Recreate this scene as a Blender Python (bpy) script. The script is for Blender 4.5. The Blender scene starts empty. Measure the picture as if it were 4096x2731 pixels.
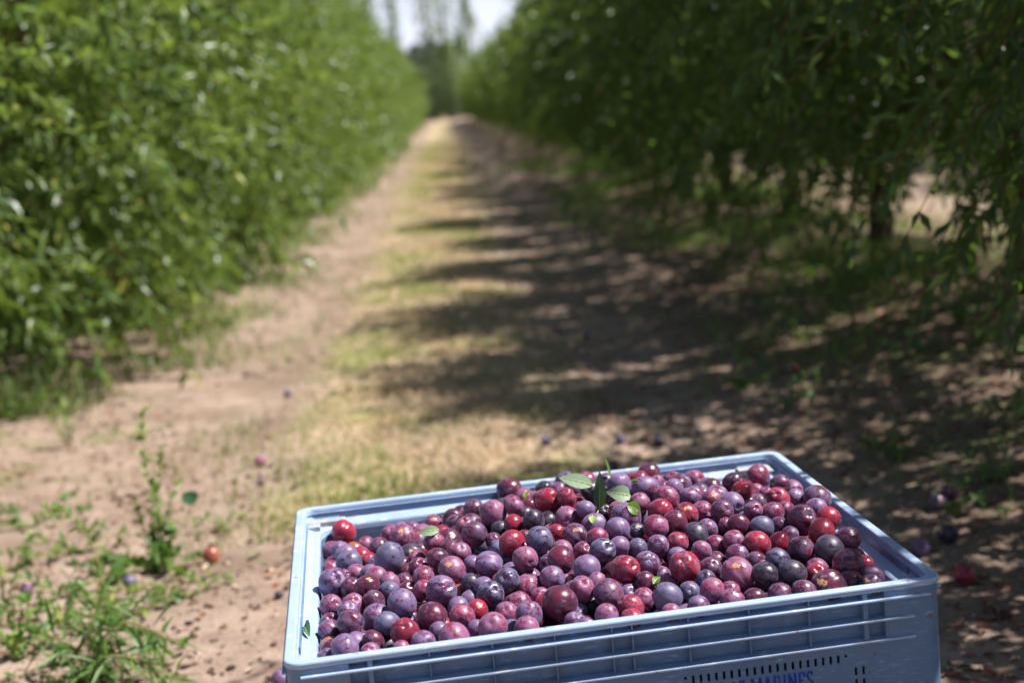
import bpy, bmesh, math, random
import numpy as np
from mathutils import Vector, Matrix

# ------------------------------------------------------------------ camera
C = bpy.context.scene.collection
SC = bpy.context.scene
CAM_H = 1.61
PITCH, ROLL = math.radians(9.716), math.radians(5.293)
_r = Vector((1, 0, 0)); _f = Vector((0, math.cos(PITCH), -math.sin(PITCH))); _u = Vector((0, math.sin(PITCH), math.cos(PITCH)))
_right = _r * math.cos(ROLL) - _u * math.sin(ROLL)
_up = _r * math.sin(ROLL) + _u * math.cos(ROLL)
cam_data = bpy.data.cameras.new('camera')
cam_data.lens = 50; cam_data.sensor_width = 36; cam_data.sensor_fit = 'HORIZONTAL'
cam_data.clip_start = 0.05; cam_data.clip_end = 3000
cam_data.dof.use_dof = True
cam_data.dof.focus_distance = 2.80
cam_data.dof.aperture_fstop = 2.1
cam = bpy.data.objects.new('camera', cam_data); C.objects.link(cam)
_m = Matrix.Identity(4)
for i in range(3):
    _m[i][0] = _right[i]; _m[i][1] = _up[i]; _m[i][2] = -_f[i]
_m[2][3] = CAM_H
cam.matrix_world = _m
SC.camera = cam

# ------------------------------------------------------------------ light
SUN = Vector((0.545, 0.015, 0.84)).normalized()
world = bpy.data.worlds.new('World'); SC.world = world; world.use_nodes = True
wn = world.node_tree; wn.nodes.clear()
sky = wn.nodes.new('ShaderNodeTexSky'); sky.sky_type = 'NISHITA'; sky.sun_disc = False
sky.sun_elevation = math.asin(SUN.z); sky.sun_rotation = math.atan2(SUN.x, SUN.y)
sky.dust_density = 1.0; sky.air_density = 1.0; sky.ozone_density = 1.0
bg = wn.nodes.new('ShaderNodeBackground'); bg.inputs['Strength'].default_value = 0.050
wo = wn.nodes.new('ShaderNodeOutputWorld')
# pale summer haze towards the horizon, the same all round
tc = wn.nodes.new('ShaderNodeTexCoord'); sp = wn.nodes.new('ShaderNodeSeparateXYZ'); mr = wn.nodes.new('ShaderNodeMapRange')
mr.interpolation_type = 'SMOOTHSTEP'; mr.inputs[1].default_value = -0.02; mr.inputs[2].default_value = 0.24; mr.inputs[3].default_value = 0.9; mr.inputs[4].default_value = 0.0
mz = wn.nodes.new('ShaderNodeMix'); mz.data_type = 'RGBA'; mz.inputs[7].default_value = (12.6, 13.2, 16.4, 1)
wn.links.new(tc.outputs['Generated'], sp.inputs[0]); wn.links.new(sp.outputs[2], mr.inputs[0]); wn.links.new(mr.outputs[0], mz.inputs[0])
wn.links.new(sky.outputs[0], mz.inputs[6]); wn.links.new(mz.outputs[2], bg.inputs[0]); wn.links.new(bg.outputs[0], wo.inputs[0])
sun_data = bpy.data.lights.new('sun', 'SUN'); sun_data.energy = 5.0; sun_data.angle = math.radians(0.5)
sun_data.color = (1.0, 0.965, 0.93)
sun = bpy.data.objects.new('sun', sun_data); C.objects.link(sun)
sun.rotation_euler = SUN.to_track_quat('Z', 'Y').to_euler(); sun.location = (8, 2, 12)
SC.view_settings.view_transform = 'Standard'; SC.view_settings.look = 'None'
SC.view_settings.gamma = 1; SC.view_settings.exposure = 0.88
try: SC.view_settings.use_curve_mapping = False
except Exception: pass
SC.cycles.max_bounces = 8; SC.cycles.transparent_max_bounces = 8
SC.cycles.use_denoising = True

rng = np.random.default_rng(11)
random.seed(11)
LEAN = 0.033                     # the rows run a little to the left of the camera's heading
def rowx(lat, y): return lat - LEAN * y

# ------------------------------------------------------------------ helpers
def tag(o, label=None, cat=None, group=None, kind=None):
    if label: o['label'] = label
    if cat: o['category'] = cat
    if group: o['group'] = group
    if kind: o['kind'] = kind
    return o
def empty(name, loc=(0, 0, 0), rz=0.0):
    o = bpy.data.objects.new(name, None); C.objects.link(o)
    o.location = loc; o.rotation_euler = (0, 0, rz); o.empty_display_size = 0.1
    return o
def link(name, me, parent=None):
    o = bpy.data.objects.new(name, me); C.objects.link(o)
    if parent: o.parent = parent
    return o
def np_mesh(name, V, F, mats=(), smooth=False, midx=None):
    V = np.asarray(V, np.float32).reshape(-1, 3); F = np.asarray(F, np.int32)
    k = F.shape[1]; me = bpy.data.meshes.new(name)
    me.vertices.add(len(V)); me.vertices.foreach_set('co', V.ravel())
    me.loops.add(F.size); me.loops.foreach_set('vertex_index', F.ravel())
    me.polygons.add(len(F)); me.polygons.foreach_set('loop_start', np.arange(0, F.size, k, dtype=np.int32))
    if midx is not None: me.polygons.foreach_set('material_index', np.asarray(midx, np.int32))
    me.polygons.foreach_set('use_smooth', np.full(len(F), smooth))
    for m in mats: me.materials.append(m)
    me.update(calc_edges=True); me.validate()
    return me
def bm_mesh(name, bm, mats=(), smooth=False, bevel=0.0):
    if bevel:
        bmesh.ops.bevel(bm, geom=[e for e in bm.edges], offset=bevel, segments=2, affect='EDGES', profile=0.6, clamp_overlap=True)
    bmesh.ops.recalc_face_normals(bm, faces=bm.faces)
    me = bpy.data.meshes.new(name); bm.to_mesh(me); bm.free()
    for m in mats: me.materials.append(m)
    if smooth:
        for p in me.polygons: p.use_smooth = True
    return me
def add_box(bm, x0, x1, y0, y1, z0, z1):
    vs = [bm.verts.new((x, y, z)) for z in (z0, z1) for x, y in ((x0, y0), (x1, y0), (x1, y1), (x0, y1))]
    for f in ((3, 2, 1, 0), (4, 5, 6, 7), (0, 1, 5, 4), (1, 2, 6, 5), (2, 3, 7, 6), (3, 0, 4, 7)):
        bm.faces.new([vs[i] for i in f])
def box_mesh(name, dims, mat, bevel=0.0015):
    bm = bmesh.new(); add_box(bm, *dims)
    return bm_mesh(name, bm, [mat], bevel=bevel)
def tube(pts, radii, n=6):
    """vertices and quads of a tapered tube along pts"""
    pts = [Vector(p) for p in pts]; V = []; F = []
    for i, p in enumerate(pts):
        d = (pts[min(i + 1, len(pts) - 1)] - pts[max(i - 1, 0)]).normalized()
        a = d.orthogonal().normalized() if i == 0 else (a - d * a.dot(d)).normalized()
        b = d.cross(a)
        for k in range(n):
            t = 2 * math.pi * k / n
            V.append(p + (a * math.cos(t) + b * math.sin(t)) * radii[i])
    for i in range(len(pts) - 1):
        for k in range(n):
            F.append((i * n + k, i * n + (k + 1) % n, (i + 1) * n + (k + 1) % n, (i + 1) * n + k))
    return V, F
def tubes_mesh(name, lst, mat, n=6):
    V = []; F = []
    for pts, radii in lst:
        v, f = tube(pts, radii, n); o = len(V)
        V += v; F += [tuple(i + o for i in q) for q in f]
    return np_mesh(name, [tuple(v) for v in V], F, [mat], smooth=True)
def ray(px, py):
    dx, dy = px - 2048, -(py - 1365.5)
    return (_f * 5689 + _right * dx + _up * dy).normalized()
def on_ground(px, py, z=0.0):
    d = ray(px, py); t = (z - CAM_H) / d.z
    return Vector((0, 0, CAM_H)) + d * t
def smooth01(a, b, x):
    t = np.clip((x - a) / (b - a), 0, 1); return t * t * (3 - 2 * t)
def berm(x, y):
    lat = x + LEAN * y
    z = 0.24 * np.exp(-((lat - 3.3) / 1.0) ** 2) + 0.06 * np.exp(-((lat + 3.6) / 0.9) ** 2)
    z = z + 0.08 * np.exp(-((lat - 7.6) / 0.9) ** 2)
    z = z - 0.02 * np.exp(-((lat + 1.25) / 0.3) ** 2) - 0.02 * np.exp(-((lat - 0.85) / 0.35) ** 2)
    z = z + 0.012 * np.sin(x * 3.1 + 1.3 * np.sin(y * 1.7)) * np.sin(y * 2.3 + x)
    return z

# ------------------------------------------------------------------ materials
def newmat(name):
    m = bpy.data.materials.new(name); m.use_nodes = True
    nt = m.node_tree; nt.nodes.clear()
    out = nt.nodes.new('ShaderNodeOutputMaterial')
    return m, nt, out
def N(nt, typ, **kw):
    n = nt.nodes.new('ShaderNode' + typ)
    for k, v in kw.items():
        if k in n.inputs: n.inputs[k].default_value = v
        else: setattr(n, k, v)
    return n
def L(nt, a, b): nt.links.new(a, b)
def mixc(nt, fac, a, b):
    n = nt.nodes.new('ShaderNodeMix'); n.data_type = 'RGBA'
    for sock, v in ((n.inputs[0], fac), (n.inputs[6], a), (n.inputs[7], b)):
        if hasattr(v, 'is_linked'): nt.links.new(v, sock)
        elif isinstance(v, (int, float)): sock.default_value = v
        else: sock.default_value = (*v, 1)
    return n.outputs[2]
def ramp(nt, src, p0, p1, v0=0.0, v1=1.0):
    n = nt.nodes.new('ShaderNodeMapRange'); n.interpolation_type = 'SMOOTHSTEP'
    n.inputs[1].default_value = p0; n.inputs[2].default_value = p1
    n.inputs[3].default_value = v0; n.inputs[4].default_value = v1
    nt.links.new(src, n.inputs[0]); return n.outputs[0]
def math_(nt, op, a, b=None):
    n = nt.nodes.new('ShaderNodeMath'); n.operation = op
    for s, v in ((n.inputs[0], a), (n.inputs[1], b)):
        if v is None: continue
        if hasattr(v, 'is_linked'): nt.links.new(v, s)
        else: s.default_value = v
    return n.outputs[0]
def noise(nt, vec, scale, detail=3.0, rough=0.55, dist=0.0):
    n = nt.nodes.new('ShaderNodeTexNoise'); n.inputs['Scale'].default_value = scale
    n.inputs['Detail'].default_value = detail; n.inputs['Roughness'].default_value = rough
    n.inputs['Distortion'].default_value = dist
    if vec is not None: nt.links.new(vec, n.inputs['Vector'])
    return n.outputs['Fac']
def bump(nt, h, strength=0.3, dist=0.01):
    n = nt.nodes.new('ShaderNodeBump'); n.inputs['Strength'].default_value = strength; n.inputs['Distance'].default_value = dist
    nt.links.new(h, n.inputs['Height']); return n.outputs[0]
def objcoord(nt): return nt.nodes.new('ShaderNodeTexCoord').outputs['Object']

def simple(name, c1, c2, scale=8.0, rough=0.8, bmp=0.3, bdist=0.005, spec=0.3):
    m, nt, out = newmat(name); v = objcoord(nt)
    p = N(nt, 'BsdfPrincipled', Roughness=rough); p.inputs['Specular IOR Level'].default_value = spec
    f = noise(nt, v, scale, 5.0)
    L(nt, mixc(nt, ramp(nt, f, 0.35, 0.65), c1, c2), p.inputs['Base Color'])
    if bmp: L(nt, bump(nt, noise(nt, v, scale * 4, 4.0), bmp, bdist), p.inputs['Normal'])
    L(nt, p.outputs[0], out.inputs[0]); return m

def leafmat(name, c1, c2, trans, c3=None, tfac=0.35, gloss=0.32, frac=0.04):
    """leaf: diffuse + light passing through + a waxy sheen, each leaf its own shade"""
    m, nt, out = newmat(name)
    g = nt.nodes.new('ShaderNodeNewGeometry'); r = g.outputs['Random Per Island']
    col = mixc(nt, r, c1, c2)
    cl = noise(nt, objcoord(nt), 1.7, 2.0, 0.5)
    col = mixc(nt, ramp(nt, cl, 0.52, 0.70, 0.0, 0.55), col, tuple(min(1, x * k) for x, k in zip(c2, (1.45, 1.25, 0.9))))
    col = mixc(nt, ramp(nt, cl, 0.48, 0.32, 0.0, 0.5), col, tuple(x * k for x, k in zip(c1, (0.7, 0.8, 1.0))))
    if c3: col = mixc(nt, ramp(nt, math_(nt, 'FRACT', math_(nt, 'MULTIPLY', r, 17.3)), 1 - frac, 1 - frac + 0.01), col, c3)
    p = N(nt, 'BsdfPrincipled', Roughness=gloss); p.inputs['Specular IOR Level'].default_value = 0.5
    L(nt, col, p.inputs['Base Color'])
    t = N(nt, 'BsdfTranslucent'); L(nt, mixc(nt, r, trans, tuple(x * 0.75 for x in trans)), t.inputs['Color'])
    mx = nt.nodes.new('ShaderNodeMixShader'); mx.inputs[0].default_value = tfac
    L(nt, p.outputs[0], mx.inputs[1]); L(nt, t.outputs[0], mx.inputs[2]); L(nt, mx.outputs[0], out.inputs[0])
    return m

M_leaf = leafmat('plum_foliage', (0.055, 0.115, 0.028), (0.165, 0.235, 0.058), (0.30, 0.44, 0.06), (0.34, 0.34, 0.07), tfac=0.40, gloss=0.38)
M_leaf_r = leafmat('plum_foliage_shaded', (0.027, 0.062, 0.022), (0.074, 0.128, 0.040), (0.20, 0.34, 0.045), (0.30, 0.36, 0.06), tfac=0.42, gloss=0.33, frac=0.06)  # darker copy of the plum leaf, the right row's shade put into its colour
M_twig = simple('young_bark', (0.10, 0.055, 0.03), (0.16, 0.10, 0.05), 12, 0.8)
M_bark = simple('bark', (0.035, 0.022, 0.016), (0.09, 0.06, 0.045), 9, 0.9, 0.8, 0.02)
M_bark_red = simple('red_brown_bark', (0.10, 0.035, 0.02), (0.16, 0.07, 0.04), 9, 0.85, 0.6, 0.02)
M_weed = leafmat('weed_leaf', (0.10, 0.22, 0.03), (0.20, 0.34, 0.06), (0.34, 0.5, 0.08), (0.40, 0.42, 0.10), gloss=0.5)
M_weed_dark = leafmat('broad_weed_leaf', (0.05, 0.13, 0.025), (0.14, 0.25, 0.06), (0.22, 0.38, 0.05), gloss=0.45)
M_stem = simple('weed_stem', (0.22, 0.25, 0.07), (0.30, 0.22, 0.08), 20, 0.7, 0)
M_drystem = simple('dry_twig', (0.16, 0.10, 0.06), (0.28, 0.20, 0.13), 30, 0.85, 0.3, 0.002)
M_verge = leafmat('dull_verge_weed', (0.09, 0.15, 0.045), (0.20, 0.26, 0.09), (0.26, 0.34, 0.09), (0.42, 0.34, 0.18), gloss=0.6, frac=0.2)
M_grass = leafmat('green_grass', (0.16, 0.24, 0.05), (0.28, 0.33, 0.09), (0.30, 0.38, 0.08), (0.55, 0.42, 0.20), gloss=0.6, frac=0.25)
M_straw = leafmat('straw', (0.46, 0.34, 0.215), (0.62, 0.48, 0.34), (0.45, 0.32, 0.16), (0.25, 0.27, 0.09), gloss=0.6, tfac=0.25, frac=0.15)
M_litter_red = leafmat('red_brown_leaf', (0.16, 0.05, 0.035), (0.34, 0.13, 0.09), (0.25, 0.10, 0.06), gloss=0.7, tfac=0.15)
M_litter = leafmat('dead_leaf', (0.13, 0.065, 0.035), (0.34, 0.19, 0.11), (0.25, 0.12, 0.06), (0.50, 0.38, 0.26), gloss=0.7, tfac=0.15, frac=0.15)
M_litter_green = leafmat('fallen_green_leaf', (0.09, 0.17, 0.04), (0.24, 0.32, 0.14), (0.25, 0.35, 0.10), gloss=0.5, tfac=0.2)
M_pit = simple('dried_fruit', (0.035, 0.018, 0.018), (0.11, 0.04, 0.035), 30, 0.75, 0.5, 0.003)
M_clod = simple('soil_clod', (0.26, 0.19, 0.145), (0.40, 0.31, 0.25), 20, 0.95, 0.5, 0.004)
M_poplar = leafmat('hazy_poplar_foliage', (0.14, 0.21, 0.09), (0.25, 0.33, 0.14), (0.30, 0.42, 0.14), gloss=0.55, tfac=0.3)  # leaf colour lightened to stand in for distance haze
M_conifer = leafmat('cypress_foliage', (0.05, 0.085, 0.04), (0.12, 0.16, 0.075), (0.12, 0.18, 0.06), gloss=0.7, tfac=0.15)

def ground_material():
    m, nt, out = newmat('orchard_soil'); v = objcoord(nt)
    sx = nt.nodes.new('ShaderNodeSeparateXYZ'); L(nt, v, sx.inputs[0])
    lat = math_(nt, 'ADD', sx.outputs[0], math_(nt, 'MULTIPLY', sx.outputs[1], LEAN))
    wob = math_(nt, 'MULTIPLY', math_(nt, 'SUBTRACT', noise(nt, v, 0.7, 4.0), 0.5), 1.1)
    latw = math_(nt, 'ADD', lat, wob)
    big = noise(nt, v, 0.9, 4.0); mid = noise(nt, v, 5.0, 5.0, 0.6); fine = noise(nt, v, 38.0, 5.0, 0.65)
    dirt = mixc(nt, ramp(nt, mid, 0.3, 0.7), (0.255, 0.182, 0.138), (0.385, 0.285, 0.225))
    dirt = mixc(nt, ramp(nt, fine, 0.52, 0.72), dirt, (0.25, 0.175, 0.135))
    dirt = mixc(nt, ramp(nt, noise(nt, v, 1.1, 5.0, 0.65), 0.46, 0.64, 0.0, 0.75), dirt, (0.20, 0.138, 0.10))
    # grass strip in the middle of the alley
    strip = math_(nt, 'ABSOLUTE', math_(nt, 'ADD', latw, 0.22))
    sm = ramp(nt, strip, 0.45, 0.85, 1.0, 0.0)
    sm = math_(nt, 'MULTIPLY', sm, ramp(nt, mid, 0.25, 0.5))
    sm = math_(nt, 'MULTIPLY', sm, ramp(nt, sx.outputs[1], 4.9, 6.0))
    straw = mixc(nt, ramp(nt, fine, 0.35, 0.65), (0.38, 0.275, 0.18), (0.56, 0.42, 0.29))
    green = mixc(nt, ramp(nt, fine, 0.35, 0.65), (0.17, 0.18, 0.06), (0.34, 0.32, 0.13))
    gs = mixc(nt, ramp(nt, noise(nt, v, 1.3, 4.0), 0.45, 0.62), straw, green)
    col = mixc(nt, sm, dirt, gs)
    # rotted leaf soil with painted-in shade under the right row, weeds under the left
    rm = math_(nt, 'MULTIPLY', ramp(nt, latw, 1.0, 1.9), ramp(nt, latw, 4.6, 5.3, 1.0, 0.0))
    shaded_mould = mixc(nt, ramp(nt, fine, 0.4, 0.65), (0.10, 0.066, 0.046), (0.24, 0.165, 0.12))
    col = mixc(nt, math_(nt, 'MULTIPLY', rm, 0.75), col, shaded_mould)
    gr = math_(nt, 'MULTIPLY', ramp(nt, noise(nt, v, 2.6, 5.0), 0.48, 0.66), ramp(nt, math_(nt, 'ABSOLUTE', latw), 1.7, 2.3))
    col = mixc(nt, math_(nt, 'MULTIPLY', gr, 0.6), col, (0.16, 0.19, 0.06))
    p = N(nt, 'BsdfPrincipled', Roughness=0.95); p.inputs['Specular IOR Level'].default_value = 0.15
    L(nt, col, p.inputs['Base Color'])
    h = math_(nt, 'ADD', math_(nt, 'MULTIPLY', mid, 1.5), fine)
    L(nt, bump(nt, h, 0.7, 0.025), p.inputs['Normal']); L(nt, p.outputs[0], out.inputs[0]); return m
M_ground = ground_material()

def plastic_material(name, ca, cb):
    m, nt, out = newmat(name); v = objcoord(nt)
    col = mixc(nt, ramp(nt, noise(nt, v, 3.0, 4.0), 0.3, 0.7), ca, cb)
    sc = nt.nodes.new('ShaderNodeMapping'); sc.inputs['Scale'].default_value = (30, 30, 260); sc.inputs['Rotation'].default_value = (0.3, 0.9, 0.4)
    L(nt, v, sc.inputs[0]); scr = noise(nt, sc.outputs[0], 1.0, 2.0, 0.5)
    col = mixc(nt, math_(nt, 'MULTIPLY', ramp(nt, scr, 0.60, 0.70), 0.6), col, tuple(min(0.75, x * 1.9) for x in cb))
    dirt = math_(nt, 'MULTIPLY', ramp(nt, noise(nt, v, 9.0, 6.0, 0.7), 0.50, 0.72), 0.6)
    col = mixc(nt, dirt, col, tuple(0.6 * x + 0.4 * y for x, y in zip(ca, (0.30, 0.26, 0.22))))
    dots = math_(nt, 'MULTIPLY', ramp(nt, noise(nt, v, 55.0, 2.0, 0.5), 0.70, 0.74), 0.75)
    col = mixc(nt, dots, col, (0.20, 0.13, 0.08))
    p = N(nt, 'BsdfPrincipled'); L(nt, col, p.inputs['Base Color'])
    p.inputs['Specular IOR Level'].default_value = 0.4
    L(nt, ramp(nt, noise(nt, v, 14.0, 4.0), 0.3, 0.7, 0.32, 0.52), p.inputs['Roughness'])
    L(nt, bump(nt, noise(nt, v, 25.0, 5.0, 0.6), 0.12, 0.003), p.inputs['Normal'])
    L(nt, p.outputs[0], out.inputs[0]); return m
M_plastic = plastic_material('shaded_blue_plastic', (0.115, 0.185, 0.305), (0.15, 0.23, 0.36))  # crate blue darkened, the shade on the walls painted in
M_plastic_lit = plastic_material('sunlit_blue_plastic', (0.29, 0.39, 0.57), (0.37, 0.47, 0.65))  # paler copy of the crate blue, sunlight on rim and ribs painted in
M_pad = simple('worn_pad', (0.27, 0.31, 0.38), (0.42, 0.40, 0.38), 40, 0.8, 0.5, 0.002)
M_ink = simple('blue_print', (0.005, 0.03, 0.32), (0.01, 0.06, 0.42), 60, 0.5, 0)

def plum_material(name, base, base2, bloom, cover=0.5, scar=False, blush=0.35):
    """skin colour, waxy bloom worn off in patches, pale lenticels"""
    m, nt, out = newmat(name); v = objcoord(nt)
    oi = nt.nodes.new('ShaderNodeObjectInfo')
    off = nt.nodes.new('ShaderNodeVectorMath'); off.operation = 'ADD'; L(nt, v, off.inputs[0])
    cb = nt.nodes.new('ShaderNodeCombineXYZ')
    for k, s in enumerate((91.0, 57.0, 33.0)): L(nt, math_(nt, 'MULTIPLY', oi.outputs['Random'], s), cb.inputs[k])
    L(nt, cb.outputs[0], off.inputs[1]); q = off.outputs[0]
    r = oi.outputs['Random']
    f1 = noise(nt, q, 0.75, 2.0, 0.5)
    skin = mixc(nt, ramp(nt, f1, 0.5 - blush * 0.5, 0.72), base, base2)
    vor = nt.nodes.new('ShaderNodeTexVoronoi'); vor.inputs['Scale'].default_value = 13.0; L(nt, q, vor.inputs['Vector'])
    dots = ramp(nt, vor.outputs['Distance'], 0.06, 0.18, 0.32, 0.0)
    dots = math_(nt, 'MULTIPLY', dots, ramp(nt, noise(nt, q, 1.6), 0.42, 0.6))
    skin = mixc(nt, dots, skin, (0.50, 0.22, 0.14))
    n1 = noise(nt, q, 1.7, 5.0, 0.66, 0.5); n2 = noise(nt, q, 4.2, 4.0, 0.6, 0.8); n3 = noise(nt, q, 22.0, 3.0, 0.6)
    s = math_(nt, 'ADD', math_(nt, 'MULTIPLY', n1, 0.62), math_(nt, 'MULTIPLY', n2, 0.38))
    s = math_(nt, 'ADD', s, math_(nt, 'MULTIPLY', math_(nt, 'SUBTRACT', n3, 0.5), 0.10))
    s = math_(nt, 'ADD', s, math_(nt, 'MULTIPLY', math_(nt, 'SUBTRACT', r, 0.5), 0.10))
    th = 0.5 - (cover - 0.5) * 0.30
    mask = ramp(nt, s, th - 0.012, th + 0.018)
    bl2 = mixc(nt, ramp(nt, noise(nt, q, 3.0, 3.0), 0.35, 0.65), bloom, tuple(0.55 * b + 0.45 * a for a, b in zip(base2, bloom)))
    mk = math_(nt, 'MULTIPLY', mask, ramp(nt, n3, 0.2, 0.7, 0.55, 0.88))
    mk = math_(nt, 'MAXIMUM', mk, 0.10)
    col = mixc(nt, mk, skin, bl2)
    rough = ramp(nt, mask, 0.0, 1.0, 0.27, 0.46)
    if scar:
        d = nt.nodes.new('ShaderNodeVectorMath'); d.operation = 'DISTANCE'; L(nt, v, d.inputs[0])
        d.inputs[1].default_value = (0.93, 0.15, 0.10)
        dd = math_(nt, 'ADD', d.outputs['Value'], math_(nt, 'MULTIPLY', math_(nt, 'SUBTRACT', noise(nt, q, 3.5, 4.0), 0.5), 0.9))
        sm = ramp(nt, dd, 0.16, 0.24, 0.9, 0.0)
        tan = mixc(nt, ramp(nt, noise(nt, q, 9.0, 4.0), 0.4, 0.62), (0.52, 0.27, 0.11), (0.68, 0.42, 0.22))
        col = mixc(nt, sm, col, tan)
    p = N(nt, 'BsdfPrincipled'); L(nt, col, p.inputs['Base Color']); L(nt, rough, p.inputs['Roughness'])
    p.inputs['Specular IOR Level'].default_value = 0.5
    p.inputs['Sheen Weight'].default_value = 0.15; p.inputs['Sheen Roughness'].default_value = 0.5
    p.inputs['Sheen Tint'].default_value = (0.65, 0.65, 0.9, 1)
    L(nt, bump(nt, n3, 0.05, 0.02), p.inputs['Normal'])
    L(nt, p.outputs[0], out.inputs[0]); return m
PC = dict(
    P=((0.060, 0.008, 0.036), (0.17, 0.010, 0.045), (0.195, 0.165, 0.32), 0.64),
    M=((0.10, 0.007, 0.034), (0.25, 0.012, 0.045), (0.26, 0.135, 0.25), 0.58),
    R=((0.15, 0.004, 0.020), (0.36, 0.009, 0.026), (0.26, 0.11, 0.19), 0.36),
    D=((0.040, 0.004, 0.017), (0.13, 0.007, 0.025), (0.145, 0.095, 0.19), 0.42),
    K=((0.010, 0.006, 0.014), (0.028, 0.008, 0.020), (0.070, 0.060, 0.100), 0.58),
    B=((0.022, 0.011, 0.038), (0.070, 0.010, 0.040), (0.150, 0.155, 0.27), 0.68),
    O=((0.22, 0.03, 0.02), (0.46, 0.17, 0.07), (0.34, 0.16, 0.14), 0.40))
M_plum = {k: plum_material('plum_skin_' + k, *v) for k, v in PC.items()}
M_plum_t = {k: plum_material('plum_skin_scarred_' + k, *v, scar=True) for k, v in PC.items()}
M_fruitstem = simple('fruit_stem', (0.42, 0.36, 0.08), (0.50, 0.46, 0.16), 5, 0.6, 0)
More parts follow.
